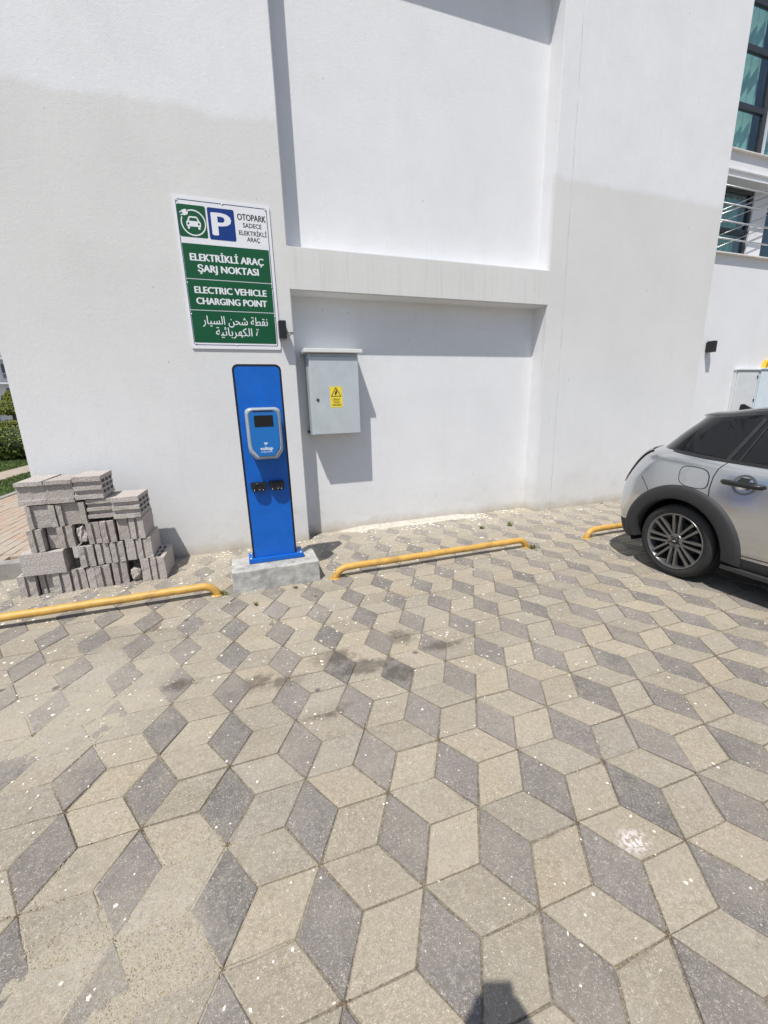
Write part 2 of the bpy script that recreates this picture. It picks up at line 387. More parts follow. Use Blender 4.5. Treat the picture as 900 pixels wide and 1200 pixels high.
def mat_glass():
    t = NT('window_glass'); out = t.t.nodes['Material Output']
    tr = t.n('ShaderNodeBsdfTransparent'); tr.inputs[0].default_value = (.86, .93, .93, 1)
    gl = t.n('ShaderNodeBsdfGlossy'); gl.inputs['Roughness'].default_value = .03; gl.inputs[0].default_value = (.9, .95, 1, 1)
    fr = t.n('ShaderNodeLayerWeight'); fr.inputs[0].default_value = .5
    mx = t.n('ShaderNodeMixShader'); t.l(t.ramp(fr.outputs[1], .45, 1, .05, .65), mx.inputs[0]); t.l(tr.outputs[0], mx.inputs[1]); t.l(gl.outputs[0], mx.inputs[2])
    t.l(mx.outputs[0], out.inputs[0]); t.t.nodes.remove(t.b); return t.m
GLASS = mat_glass()

# ------------------------------------------------------------------ ground, pavement, joints
bm = bmesh.new()
bm.faces.new([bm.verts.new(p) for p in ((-400, -400, -.06), (400, -400, -.06), (400, 400, -.06), (-400, 400, -.06))])
tag(fin('ground', bm, GROUND), kind='structure')

def sstep(a, b, v):
    t = max(0, min(1, (v-a)/(b-a))); return t*t*(3-2*t)
def dust(x, y):
    def bl(cx, cy, rx, ry): return max(0, 1-math.hypot((x-cx)/rx, (y-cy)/ry))
    m = max(bl(-.95, 2.25, .95, .85), bl(-.45, .98, .60, .45)*1.25, .55*bl(.15, 2.9, .75, .5), .95*sstep(3.9, 4.46, y))
    n = mnoise.fractal(Vector((x*5, y*5, .3)), .9, 2.1, 4)
    return m + .42*n + .30*mnoise.noise(Vector((x*31, y*31, 8)))
PX0, PX1, PY0, PY1 = -4.6, 13.0, -3.4, 4.70
pave = boxo('pavement', (PX0-.02, PX1, PY0, RW-.005, -.055, -.030), SAND)
tag(pave, kind='structure')
bm = bmesh.new()   # sand bedded in the joints, rising over the stones where it was spilled
def grid_sheet(bm, x0, x1, y0, y1, step, zf):
    nx, ny = int((x1-x0)/step)+1, int((y1-y0)/step)+1
    g = [[bm.verts.new((x0+(x1-x0)*i/nx, y0+(y1-y0)*j/ny, 0)) for j in range(ny+1)] for i in range(nx+1)]
    for r_ in g:
        for v in r_: v.co.z = zf(v.co.x, v.co.y)
    for i in range(nx):
        for j in range(ny):
            bm.faces.new((g[i][j], g[i+1][j], g[i+1][j+1], g[i][j+1])).smooth = True
def sand_z(x, y):
    d_ = dust(x, y)
    return -.0050 + .0037*sstep(.35, .8, d_) + .0009*mnoise.noise(Vector((x*23, y*23, 4)))
grid_sheet(bm, -2.3, 4.6, .2, 4.69, .022, sand_z)
o = fin('joint_sand', bm, SAND, pave, fixn=False); o['kind'] = 'stuff'

GAP = .0024
def rhomb(c, a, gap=GAP, z0=-.028, ch=.0032):
    """rhombus with acute tips a/2 either side of the origin"""
    h = a.length/2/math.sqrt(3); n = Vector((-a.y, a.x, 0)).normalized()*h
    P = [a/2, n, -a/2, -n]
    P = [Vector(p) for p in P]
    def inset(P, g):
        out = []
        for i in range(4):
            p, q, r_ = P[i-1], P[i], P[(i+1) % 4]
            e1 = (q-p).normalized(); e2 = (r_-q).normalized()
            n1 = Vector((-e1.y, e1.x, 0)); n2 = Vector((-e2.y, e2.x, 0))
            k = (n1+n2)/(1+n1.dot(n2)); out.append(q + k*g)
        return out
    A = inset(P, gap); B = inset(P, gap+ch)
    # blunt the needle tips a little
    return A, B, z0, ch
def rh_mesh(bm, a, off=(0, 0, 0), mi=0, tilt=None):
    A, B, z0, ch = rhomb(None, a)
    def tf(p, z):
        q = Vector((p.x, p.y, z))
        if tilt: q = tilt @ q
        return q + Vector(off)
    lo = [bm.verts.new(tf(p, z0)) for p in A]; mi_ = [bm.verts.new(tf(p, -ch*.8)) for p in A]; tp = [bm.verts.new(tf(p, 0)) for p in B]
    fs = [bm.faces.new(tp)]
    for i in range(4):
        j = (i+1) % 4
        fs.append(bm.faces.new((mi_[i], mi_[j], tp[j], tp[i]))); fs.append(bm.faces.new((lo[i], lo[j], mi_[j], mi_[i])))
    for f in fs: f.material_index = mi
    return fs
ev = Vector((math.cos(TH), math.sin(TH), 0))*LAT
dv = Vector((math.cos(TH-math.pi/3), math.sin(TH-math.pi/3), 0))*LAT
fv = ev - dv
kinds = [(dv, True), (ev, False), (fv, False)]
def worn(bm, a, off=(0, 0, 0), mi=0, tilt=None):
    # a stone with chipped, uneven arrises: extra points along each edge, some bitten off
    A, B, z0, ch = rhomb(None, a)
    outl = []
    for i in range(4):
        p, q = A[i], A[(i+1) % 4]; n_ = random.choice((2, 3, 3))
        outl.append((p, .0))
        for k in range(1, n_+1):
            f_ = (k+random.uniform(-.3, .3))/(n_+1); outl.append((p.lerp(q, f_), 0))
    top, mid, low = [], [], []
    for p, _ in outl:
        inw = -p.normalized(); bite = random.random()
        d1 = random.uniform(0, .0012); d2 = .0026+random.uniform(0, .002) + (random.uniform(.003, .009) if bite < .10 else 0); dz = -.0022-(random.uniform(.001, .003) if bite < .10 else 0)
        def tf(v):
            if tilt: v = tilt @ v
            return bm.verts.new(v+Vector(off))
        low.append(tf(Vector((p.x, p.y, z0)))); m_ = p+inw*d1; mid.append(tf(Vector((m_.x, m_.y, dz)))); t_ = p+inw*d2; top.append(tf(Vector((t_.x, t_.y, random.gauss(0, .0003)))))
    n_ = len(top); fs = [bm.faces.new(top)]
    for i in range(n_):
        j = (i+1) % n_; fs.append(bm.faces.new((mid[i], mid[j], top[j], top[i]))); fs.append(bm.faces.new((low[i], low[j], mid[j], mid[i])))
    for f in fs: f.material_index = mi
    return fs
NV = 14
pmesh = []
for a, dk in kinds:
    var = []
    for _ in range(NV):
        bm = bmesh.new(); worn(bm, a); bmesh.ops.recalc_face_normals(bm, faces=bm.faces[:])
        me = bpy.data.meshes.new('paver'); bm.to_mesh(me); bm.free(); me.materials.append(PAV_D if dk else PAV_L); var.append(me)
    pmesh.append(var)
cells = []
for i in range(-60, 70):
    for j in range(-60, 60):
        n0 = Vector((ORIG[0], ORIG[1], 0)) + ev*i + dv*j
        for k, (a, dk) in enumerate(kinds):
            base = n0 + (dv if k == 2 else Vector((0, 0, 0)))
            c = base + a/2
            if not (PX0 < c.x < PX1 and PY0 < c.y < 4.62): continue
            if c.x < XLC-.02 and c.y > 4.36: continue
            if (c.x < XL+.05 or c.x > XR-.05) and c.y > 4.50 and c.x < XE: continue
            px = to_pixel(c); score = 0
            if px and -25 < px[0] < 925 and -10 < px[1] < 1225:
                d_ = (c - Vector((0, 0, CAM_Z))).length; score = (CAM_Z/d_)/d_**2
            cells.append((score, c, k))
cells.sort(key=lambda t: -t[0])
big, rest = cells[:300], cells[300:]
for s_, c, k in big:
    o = bpy.data.objects.new('paver', random.choice(pmesh[k])); COL.objects.link(o); o.parent = pave
    o.location = (c.x+random.gauss(0, .0008), c.y+random.gauss(0, .0008), random.gauss(0, .0014))
    o.rotation_euler = (random.gauss(0, .008), random.gauss(0, .008), random.gauss(0, .007))
bm = bmesh.new(); lay = bm.faces.layers.float.new('rnd')
for s_, c, k in rest:
    tl = Euler((random.gauss(0, .005), random.gauss(0, .005), random.gauss(0, .005))).to_matrix()
    fs = rh_mesh(bm, kinds[k][0], (c.x, c.y, random.gauss(0, .0012)), 1 if kinds[k][1] else 0, tl)
    r_ = random.random()
    for f in fs: f[lay] = r_
o = fin('far_paver', bm, [PAV_LS, PAV_DS], pave); o['kind'] = 'stuff'

# loose stuff lying on the paving
def scatter(name, mat, spots, flat_=.35):
    vs_, fs = [], []
    for (x, y, z, s) in spots:
        n = len(vs_); k = random.choice((4, 5, 6)); a0 = random.random()*6.28; el = random.uniform(.45, 1)
        ca, sa = math.cos(a0), math.sin(a0)
        hgt = s*flat_*random.uniform(.4, 1.1)
        for q in range(k):
            an = 2*math.pi*q/k; rr = s*random.uniform(.65, 1.1)
            u, v = rr*math.cos(an), rr*el*math.sin(an)
            vs_.append((x+u*ca-v*sa, y+u*sa+v*ca, z+random.uniform(-.0005, .0005)))
        vs_.append((x+random.uniform(-.2, .2)*s, y+random.uniform(-.2, .2)*s, z+hgt))
        for q in range(k): fs.append((n+q, n+(q+1) % k, n+k))
    me = bpy.data.meshes.new(name); me.from_pydata(vs_, [], fs); me.update()
    return tag(link(name, me, mat), kind='stuff')
sp = []
while len(sp) < 7000:
    y = random.uniform(.3, 4.44); x = random.uniform(-2.2, 4.4)
    pr = .22 + .30*sstep(1.2, 2.4, y) + .48*sstep(2.6, 4.3, y)
    if mnoise.noise(Vector((x*1.7, y*1.7, 9))) < -.15 and random.random() < .7: continue
    if random.random() > pr: continue
    s = random.choice((.0022, .003, .003, .004, .004, .005, .006, .009))*random.uniform(.8, 1.4)
    if y > 3.3 and random.random() < .25: s *= 1.9
    if y < 2 and s > .009: s *= .7
    sp.append((x, y, .0005, s))
for _ in range(1500):     # plaster droppings along the wall foot
    x = random.uniform(.9, 3.7) if random.random() < .6 else random.uniform(-1.0, 6.0)
    if mnoise.noise(Vector((x*2.3, 5, 1)))+.5*mnoise.noise(Vector((x*7, 2, 1))) < random.uniform(-.15, .35): continue
    off = abs(random.gauss(0, .16)); yw = D+NL if XL < x < XR else D
    sp.append((x, yw-off-.01, .002, random.choice((.006, .009, .013, .018))*random.uniform(.6, 1.5)))
scatter('plaster_chips', CHIP, sp)
sp = []
for _ in range(420):
    x = random.uniform(-1.95, -.60); y = 3.89-abs(random.gauss(0, .07))
    if x > -.74: y = random.uniform(3.85, 4.4)
    sp.append((x, y, .001, random.choice((.003, .004, .006, .010))*random.uniform(.6, 1.5)))
scatter('block_crumbs', BLOCK, sp, .8)
sp = []
for s_, c, k in cells:
    if c.y > 3.2 or not s_: continue
    a = kinds[k][0]; h = Vector((-a.y, a.x, 0)).normalized()*(a.length/2/math.sqrt(3))
    for q in ((a/2, h), (h, -a/2)):
        dens = (.5+mnoise.noise(Vector((c.x*1.3, c.y*1.3, 2))))
        for _ in range(int(max(0, dens)*(16 if c.y < 1.8 else 7))):
            f_ = random.random(); p = c + q[0].lerp(q[1], f_)
            near = 1.6 if (f_ < .12 or f_ > .88) else .8
            sp.append((p.x+random.gauss(0, .0035*near), p.y+random.gauss(0, .0035*near), -.001, random.uniform(.0013, .0036)))
random.shuffle(sp); sp = sp[:14000]
for _ in range(6000):
    x, y = random.gauss(-.42, .24), random.gauss(.96, .19)
    if random.random() < .3: x, y = random.gauss(-.85, .5), random.gauss(2.2, .4)
    if dust(x, y) < .28+.2*random.random() or y < .4: continue
    sp.append((x, y, .0006, random.uniform(.0010, .0028)))
scatter('joint_gravel', GRIT, sp, .6)

# soil gathered where six stones meet
SOIL = simple('joint_soil', (.155, .112, .066), .95, var=.6, nscale=120, world=True)
sp = []
for i in range(-14, 16):
    for j in range(-12, 12):
        n0 = Vector((ORIG[0], ORIG[1], 0)) + ev*i + dv*j
        q = to_pixel(n0)
        if not q or not (-20 < q[0] < 920 and 640 < q[1] < 1230) or n0.y > 3.2: continue
        k_ = random.choice((4, 10, 18, 30, 45))
        for _ in range(k_):
            r_ = abs(random.gauss(0, .011)); a_ = random.random()*6.28
            sp.append((n0.x+r_*math.cos(a_), n0.y+r_*math.sin(a_), -.0006, random.uniform(.0014, .0038)))
        for d_ in (dv, ev, fv):     # and a little way along the joints
            for _ in range(random.choice((0, 0, 4, 12))):
                p = n0 + d_.normalized().cross(Vector((0, 0, 1)))*random.choice((-1, 1))*random.uniform(.02, .17)
                sp.append((p.x+random.gauss(0, .004), p.y+random.gauss(0, .004), -.001, random.uniform(.0012, .003)))
scatter('joint_soil', SOIL, sp, .7)

# ------------------------------------------------------------------ the white building
bld = thing('white_building', 'white rendered building with two shallow wall niches above the paved parking bays', 'building', (0, 0, 0))
def quad(bm, *p): return bm.faces.new([bm.verts.new(q) for q in p])
bm = bmesh.new()
zb = -.05; zt = 9.6
def fq(bm, x0, x1, z0, z1, y): quad(bm, (x0, y, z0), (x1, y, z0), (x1, y, z1), (x0, y, z1))
fq(bm, XLC, XL, zb, Z2, D); fq(bm, XLC, XL, Z2, Z1, D); fq(bm, XLC, XL, Z1, ZTOP, D); fq(bm, XLC, XL, ZTOP, zt, D)
fq(bm, XR, XE, zb, Z2, D); fq(bm, XR, XE, Z2, Z1, D); fq(bm, XR, XE, Z1, ZTOP, D); fq(bm, XR, XE, ZTOP, zt, D)
fq(bm, XL, XR, Z2, Z1, D); fq(bm, XL, XR, ZTOP, zt, D)
for (z0, z1, dp) in ((zb, Z2, NL), (Z1, ZTOP, NU)):
    y1 = D+dp; fq(bm, XL, XR, z0, z1, y1)
    quad(bm, (XL, D, z0), (XL, y1, z0), (XL, y1, z1), (XL, D, z1)); quad(bm, (XR, D, z0), (XR, y1, z0), (XR, y1, z1), (XR, D, z1))
    quad(bm, (XL, D, z1), (XR, D, z1), (XR, y1, z1), (XL, y1, z1))
    if z0 > 0: quad(bm, (XL, D, z0), (XR, D, z0), (XR, y1, z0), (XL, y1, z0))
quad(bm, (XLC, D, zb), (XLC, 16, zb), (XLC, 16, zt), (XLC, D, zt))
quad(bm, (XE, D, zb), (XE, RW, zb), (XE, RW, zt), (XE, D, zt))
quad(bm, (XLC, D, zt), (XE, D, zt), (XE, 16, zt), (XLC, 16, zt))
bmesh.ops.remove_doubles(bm, verts=bm.verts[:], dist=.0005)
bmesh.ops.recalc_face_normals(bm, faces=bm.faces[:])
sharp = [e for e in bm.edges if len(e.link_faces) == 2 and e.calc_face_angle(0) > .5]
bmesh.ops.bevel(bm, geom=sharp, offset=.007, segments=2, affect='EDGES')
bmesh.ops.triangulate(bm, faces=[f for f in bm.faces if len(f.verts) > 4])
fin('wall', bm, WALL, bld, fixn=False)
# set-back wall with the stair window and the room window
X0, X1 = XE, 15.0; OX0, OX1 = 6.62, 11.4
LZ0, LZ1, GZ1, UZ0, UZ1 = 3.49, 4.425, 4.51, 4.755, 7.4
bm = bmesh.new()
xs = [X0, OX0, OX1, X1]; zs = [zb, LZ0, LZ1, UZ0, UZ1, zt]
for i in range(3):
    for j in range(5):
        if i == 1 and j in (1, 3): continue
        fq(bm, xs[i], xs[i+1], zs[j], zs[j+1], RW)
for (z0, z1, dp) in ((LZ0, LZ1, .42), (UZ0, UZ1, .42)):
    quad(bm, (OX0, RW, z0), (OX0, RW+dp, z0), (OX0, RW+dp, z1), (OX0, RW, z1)); quad(bm, (OX1, RW, z0), (OX1, RW+dp, z0), (OX1, RW+dp, z1), (OX1, RW, z1))
    quad(bm, (OX0, RW, z1), (OX1, RW, z1), (OX1, RW+dp, z1), (OX0, RW+dp, z1)); quad(bm, (OX0, RW, z0), (OX1, RW, z0), (OX1, RW+dp, z0), (OX0, RW+dp, z0))
quad(bm, (X1, RW, zb), (X1, 16, zb), (X1, 16, zt), (X1, RW, zt))
bmesh.ops.remove_doubles(bm, verts=bm.verts[:], dist=.0005)
fin('setback_wall', bm, WALL, bld)
# rough mortar fillet left along the foot of the niche
bm = bmesh.new()
def fil(x, y):
    yw_ = D+NL-.001; d_ = (yw_-y)/.26
    k = sstep(.95, 1.35, x)*(1-sstep(2.55, 2.95, x))
    n_ = .5+.5*mnoise.fractal(Vector((x*6, y*9, 2)), .9, 2.1, 4)
    return -.004 + k*.030*max(0, 1-d_/(.30+.7*n_)) + .002*mnoise.noise(Vector((x*60, y*60, 1)))*k
grid_sheet(bm, .95, 2.95, D+NL-.26, D+NL-.001, .018, fil)
fin('mortar_fillet', bm, simple('old_mortar', (.50, .47, .41), .95, var=.25, nscale=22, bump=.8, bscale=110, world=True), bld, fixn=False)
# pier between the two lower windows
boxo('pier', (7.70, 8.02, RW+.15, RW+.40, LZ0+.002, LZ1-.002), WALL, bld)
def window(x0, x1, z0, z1, y, mat, vx=(), hz=(), fw=.05, curtain=None, name='window'):
    bm = bmesh.new(); d = .06
    box(bm, x0, x0+fw, y, y+d, z0, z1); box(bm, x1-fw, x1, y, y+d, z0, z1)
    box(bm, x0+fw, x1-fw, y, y+d, z0, z0+fw); box(bm, x0+fw, x1-fw, y, y+d, z1-fw, z1)
    for v in vx: box(bm, v-.035, v+.035, y+.002, y+d-.002, z0+fw, z1-fw)
    cx = [x0+fw] + [q for v in vx for q in (v-.035, v+.035)] + [x1-fw]
    for h in hz:
        for a in range(0, len(cx), 2): box(bm, cx[a], cx[a+1], y+.004, y+d-.004, h-.035, h+.035)
    o = fin(name, bm, mat, bld)
    cz = [z0+fw] + [q for h in sorted(hz) for q in (h-.035, h+.035)] + [z1-fw]
    for a in range(0, len(cx), 2):
        for b in range(0, len(cz), 2):
            boxo('pane', (cx[a], cx[a+1], y+.022, y+.030, cz[b], cz[b+1]), GLASS, o)
    if curtain:
        for (a, b) in curtain:
            bm = bmesh.new(); n = int((b-a)/.02); col_ = []
            for i in range(n+1):
                xx = a+(b-a)*i/n; yy = y+.14+.022*math.sin(xx*41+1.7*math.sin(xx*5))+.016*math.sin(xx*19+1)
                col_.append((bm.verts.new((xx, yy, z0+.02)), bm.verts.new((xx, yy, z1-.05))))
            for p, q in zip(col_, col_[1:]): bm.faces.new((p[0], q[0], q[1], p[1])).smooth = True
            fin('curtain', bm, CURT, o)
    boxo('room_back', (x0-.02, x1+.02, y+.34, y+.36, z0-.03, z1+.03), ROOM, o)
    return o
window(OX0+.003, 7.695, LZ0+.003, LZ1-.003, RW+.17, DARKF, hz=(3.87,), fw=.055, curtain=[(OX0+.1, 7.62)])
window(8.025, OX1-.003, LZ0+.003, LZ1-.003, RW+.19, PALEF, vx=(8.5, 9.6), fw=.06)
window(OX0+.003, OX1-.003, UZ0+.003, UZ1-.003, RW+.15, DARKF, vx=(7.62, 8.9), hz=(5.39, 6.04, 6.55), fw=.05, curtain=[(OX0+.08, 7.58), (8.0, 10.8)])
boxo('window_jamb', (7.66, 7.70, RW+.13, RW+.148, UZ0+.05, UZ1-.1), PALEF, bld)
boxo('sill', (OX0-.04, OX1+.04, RW-.055, RW+.14, LZ0-.022, LZ0-.0005), SILLM, bld, bev=.004)
boxo('sill', (OX0-.04, OX1+.04, RW-.045, RW+.13, UZ0-.020, UZ0-.0005), SILLM, bld, bev=.004)
boxo('drip_lip', (OX0-.04, OX1+.04, RW-.03, RW-.001, LZ1-.002, LZ1+.018), WALL, bld, bev=.003)
boxo('drip_lip', (OX0-.04, OX1+.04, RW-.032, RW-.001, GZ1, GZ1+.02), WALL, bld, bev=.003)
def rod(p, q, r_, name='rail_bar'):
    bm = bmesh.new(); tube(bm, [p, q], r_, 8); return fin(name, bm, STEEL, bld)
for z in (4.32, 4.105, 3.89, 3.67): rod((OX0, RW-.012, z), (OX1, RW-.012, z), .011)
for z in (4.02, 3.87, 3.70, 3.545): rod((6.80, RW+.05, z-.01), (8.05, RW+.05, z+.47 if z > 3.9 else z+.44), .006, 'diagonal_bar')
rod((6.80, RW+.06, 3.965), (8.05, RW+.06, 4.435-.03), .008, 'diagonal_bar')

# ------------------------------------------------------------------ wall lamps
def wall_lamp(x0, x1, yw, z0, z1, label, dp=.10):
    t = thing('wall_lamp', label, 'lamp', ((x0+x1)/2, yw, (z0+z1)/2), group='black up and down wall lamps')
    w_ = (x1-x0)/2; h = (z1-z0)/2
    bm = bmesh.new(); box(bm, -w_, w_, -dp, -.018, -h, h, .004, 2); fin('housing', bm, BLACKP, t)
    bm = bmesh.new(); box(bm, -w_*.8, w_*.8, -.0178, -.001, -h*.8, h*.8, .002); fin('wall_plate', bm, BLACKP, t)
    for s in (-1, 1):
        bm = bmesh.new(); lathe(bm, [(s*(h-.012), .0), (s*(h-.012), w_*.6), (s*(h+.0015), w_*.68), (s*(h+.0015), w_*.80), (s*(h-.001), w_*.80)], 'z', 16, centre=(0, -dp/2-.01, 0))
        fin('lens_ring', bm, SILVERP, t)
    return t
t = wall_lamp(.470, .540, D, 2.122, 2.282, 'small black wall lamp beside the lower right corner of the green sign')
bm = bmesh.new(); tube(bm, [(.035, -.03, -.01), (.06, -.012, -.018), (.085, -.004, -.012), (.115, -.003, -.016)], .003, 6); fin('cable', bm, BLACKP, t)
wall_lamp(6.905, 6.985, RW, 2.115, 2.275, 'small black wall lamp on the set-back wall above the parked car', .12)

# ------------------------------------------------------------------ parking sign
SX0, SX1, SZ0, SZ1 = -.336, .480, 2.024, 3.268
sg = thing('parking_sign', 'tall white and green sign for electric vehicle charging above the blue post', 'sign', (0, 0, 0))
SW, SH = SX1-SX0, SZ1-SZ0; ys = D-.012
bm = bmesh.new(); extrude_poly(bm, rrect(SX0, SX1, SZ0, SZ1, .012), ys, D-.004, .001); fin('board', bm, SIGNW, sg)
for (x, z) in ((SX0+.1, SZ1-.1), (SX1-.1, SZ1-.1), (SX0+.1, SZ0+.1), (SX1-.1, SZ0+.1)): boxo('spacer', (x-.02, x+.02, D-.0039, D-.0005, z-.02, z+.02), STEEL, sg)
def SP(u, v): return SX0+u*SW, SZ1-v*SH      # u right, v down (fractions of the board)
def prect(u0, u1, v0, v1): a = SP(u0, v1); b = SP(u1, v0); return a[0], b[0], a[1], b[1]
def ring_flat(name, outer, inner, y, mat, parent):
    bm = bmesh.new(); a = [bm.verts.new((x, y, z)) for x, z in outer]; b = [bm.verts.new((x, y, z)) for x, z in inner]
    n = len(a)
    for i in range(n): bm.faces.new((a[i], a[(i+1) % n], b[(i+1) % n], b[i]))
    return fin(name, bm, mat, parent)
x0, x1, z0, z1 = prect(.030, .970, .020, .975)
ring_flat('border_line', rrect(x0, x1, z0, z1, .02), rrect(x0+.006, x1-.006, z0+.006, z1-.006, .016), ys-.0006, NAVYINK, sg)
y1 = ys-.0012
pan = []
for (v0, v1) in ((.293, .519), (.5245, .728), (.7335, .957)):
    x0, x1, z0, z1 = prect(.040, .955, v0, v1)
    pan.append(flat('green_panel', rrect(x0, x1, z0, z1, .004, 2), y1, SIGNG, sg))
y2 = ys-.0016
for s_, v, sz, wd in (('ELEKTRİKLİ ARAÇ', .376, .082, .775), ('ŞARJ NOKTASI', .456, .082, .645)):
    cx, cz = SP(.495, v); text_on('lettering', s_, cx, y2, cz, sz, SIGNW, pan[0], .0036, wd*SW)
for s_, v, wd in (('ELECTRIC VEHICLE', .594, .775), ('CHARGING POINT', .668, .765)):
    cx, cz = SP(.498, v); text_on('lettering', s_, cx, y2, cz, .079, SIGNW, pan[1], .0034, wd*SW)
ar1 = '\ufead\ufe8e\ufef4\ufeb4\ufedf\ufe8d \ufee6\ufea4\ufeb7 \ufe94\ufec4\ufed8\ufee7'
ar2 = '\ufe94\ufef4\ufe8b\ufe8e\ufe91\ufeae\ufeec\ufedc\ufedf\ufe8d \ufe93'
cx, cz = SP(.510, .806); text_on('lettering', ar1, cx, y2, cz, .102, SIGNW, pan[2], .0008, .72*SW)
cx, cz = SP(.522, .884); text_on('lettering', ar2, cx, y2, cz, .102, SIGNW, pan[2], .0008, .485*SW)
for s_, v, sz, wd, bo in (('OTOPARK', .090, .072, .305, .0016), ('SADECE', .142, .052, .200, .0008), ('ELEKTRİKLİ', .187, .052, .300, .0008), ('ARAÇ', .236, .052, .140, .0008)):
    cx, cz = SP(.798, v); text_on('lettering', s_, cx, y1, cz, sz, INK, sg, bo, wd*SW)
x0, x1, z0, z1 = prect(.336, .612, .052, .255)
pb = flat('blue_parking_panel', rrect(x0, x1, z0, z1, .014), y1, SIGNB, sg)
text_on('letter', 'P', (x0+x1)/2-.002, y2, (z0+z1)/2, .255, SIGNW, pb, .010, .150)
x0, x1, z0, z1 = prect(.038, .318, .050, .252)
pg = flat('green_vehicle_panel', rrect(x0, x1, z0, z1, .014), y1, SIGNG, sg)
cx, cz = (x0+x1)/2+.006, (z0+z1)/2-.012; rr = .098
# circle cable with a plug, car front inside
bm = bmesh.new(); prev = None
for k in range(41):
    a = R(118 - 322*k/40); q = [bm.verts.new((cx+r_*math.cos(a), y2, cz+r_*math.sin(a))) for r_ in (rr-.005, rr+.005)]
    if prev: bm.faces.new((prev[0], prev[1], q[1], q[0]))
    prev = q
fin('cable_ring', bm, SIGNW, pg)
a = R(118); px_, pz_ = cx+rr*math.cos(a), cz+rr*math.sin(a)
bm = bmesh.new()
def fl(bm, pts): bm.faces.new([bm.verts.new((x, y2, z)) for x, z in pts])
dx_, dz_ = math.cos(R(200)), math.sin(R(200)); nx_, nz_ = -dz_, dx_
def PL(a_, b_): return px_+.008+a_*dx_+b_*nx_, pz_-.001+a_*dz_+b_*nz_
fl(bm, [PL(0, -.008), PL(.012, -.022), PL(.045, -.022), PL(.045, .022), PL(.012, .022), PL(0, .008)])
fl(bm, [PL(.046, -.015), PL(.068, -.015), PL(.068, -.007), PL(.046, -.007)]); fl(bm, [PL(.046, .007), PL(.068, .007), PL(.068, .015), PL(.046, .015)])
fin('plug', bm, SIGNW, pg)
bm = bmesh.new(); yc = y2-.0004
def flc(pts, y_): bm.faces.new([bm.verts.new((cx+x, y_, cz+z)) for x, z in pts])
flc([(-.058, -.030), (.058, -.030), (.060, .002), (.050, .014), (.036, .044), (.026, .050), (-.026, .050), (-.036, .044), (-.050, .014), (-.060, .002)], y2)
flc(rrect(-.052, -.034, -.050, -.031, .005, 2), y2); flc(rrect(.034, .052, -.050, -.031, .005, 2), y2)
fin('car_pictogram', bm, SIGNW, pg)
bm = bmesh.new()
flc([(-.036, .014), (.036, .014), (.027, .038), (-.027, .038)], yc)
for s in (-1, 1): flc([(s*.042+.009*math.cos(R(40*k)), -.008+.009*math.sin(R(40*k))) for k in range(9)], yc)
fin('car_cutout', bm, SIGNG, pg)
for (u, v) in ((.045, .03), (.955, .03), (.5, .024), (.045, .55), (.958, .55), (.045, .76), (.958, .76), (.05, .968), (.95, .968), (.5, .972)):
    bx, bz = SP(u, v); bm = bmesh.new(); lathe(bm, [(ys-.0005, .0075), (ys-.003, .0065), (ys-.0042, .003), (ys-.0042, 0.0001)], 'y', 10, centre=(bx, 0, bz)); fin('rivet', bm, STEEL, sg)

# ------------------------------------------------------------------ footing and charging post
bm = bmesh.new(); box(bm, -.183, .527, 3.305, 3.655, -.03, .180, .008, 2)
bmesh.ops.subdivide_edges(bm, edges=bm.edges[:], cuts=5, use_grid_fill=True)
for v in bm.verts:
    n = mnoise.noise_vector(v.co*9); v.co += n*.0045
    n = mnoise.noise_vector(v.co*32); v.co += n*.0016
ft = fin('concrete_footing', bm, CONC, smooth=False); tag(ft, 'low rough concrete footing under the blue charging post', 'footing')
cp = thing('charging_post', 'tall blue charging post standing on a concrete footing under the sign', 'charging post', (0, 0, 0))
PXA, PXB, PYF, PYB = -.005, .362, 3.475, 3.575
PZ0, PZ1 = .222, 1.788
bm = bmesh.new(); box(bm, -.040, .418, 3.442, 3.640, .1835, .2225, .003, 2); fin('base_plate', bm, BLUE, cp)
for (x, y) in ((-.015, 3.60), (.393, 3.60), (-.02, 3.46), (.397, 3.46)):
    bm = bmesh.new(); lathe(bm, [(.2226, .011), (.2300, .011), (.2300, .0001)], 'z', 6, centre=(x, y, 0)); fin('anchor_bolt', bm, STEEL, cp)
bm = bmesh.new(); extrude_poly(bm, rrect(PXA, PXB, PZ0, PZ1, (0, 0, .045, .045), 8), PYF, PYB, .003); fin('edge_frame', bm, NAVY, cp)
bm = bmesh.new(); extrude_poly(bm, rrect(PXA+.016, PXB-.016, PZ0+.001, PZ1-.018, (0, 0, .032, .032), 8), PYF-.004, PYF+.02, .0015); fin('front_panel', bm, BLUE, cp)
# charger unit
CX, CZ = .183, 1.272; uy = PYF-.0045
def unit_outline(g=0.0, top=.046):
    w_, h, b = .131-g, .202-g, .046
    return [(CX-w_+b, CZ-h), (CX+w_-b, CZ-h), (CX+w_-.004, CZ-h+b+.012), (CX+w_, CZ-h+.10)] + \
        [(CX+w_-top+top*math.cos(R(a_)), CZ+h-top+top*.75*math.sin(R(a_))) for a_ in range(0, 91, 15)] + \
        [(CX-w_+top-top*math.cos(R(a_)), CZ+h-top+top*.75*math.sin(R(a_))) for a_ in range(90, -1, -15)] + \
        [(CX-w_, CZ-h+.10), (CX-w_+.004, CZ-h+b+.012)]
un = bpy.data.objects.new('charger_unit', None); COL.objects.link(un); un.parent = cp
bm = bmesh.new(); extrude_poly(bm, unit_outline(.006), uy-.110, uy, .0); fin('back_shell', bm, SILVERP, un)
bm = bmesh.new(); o1 = unit_outline(0); o2 = unit_outline(.025)
loops = []
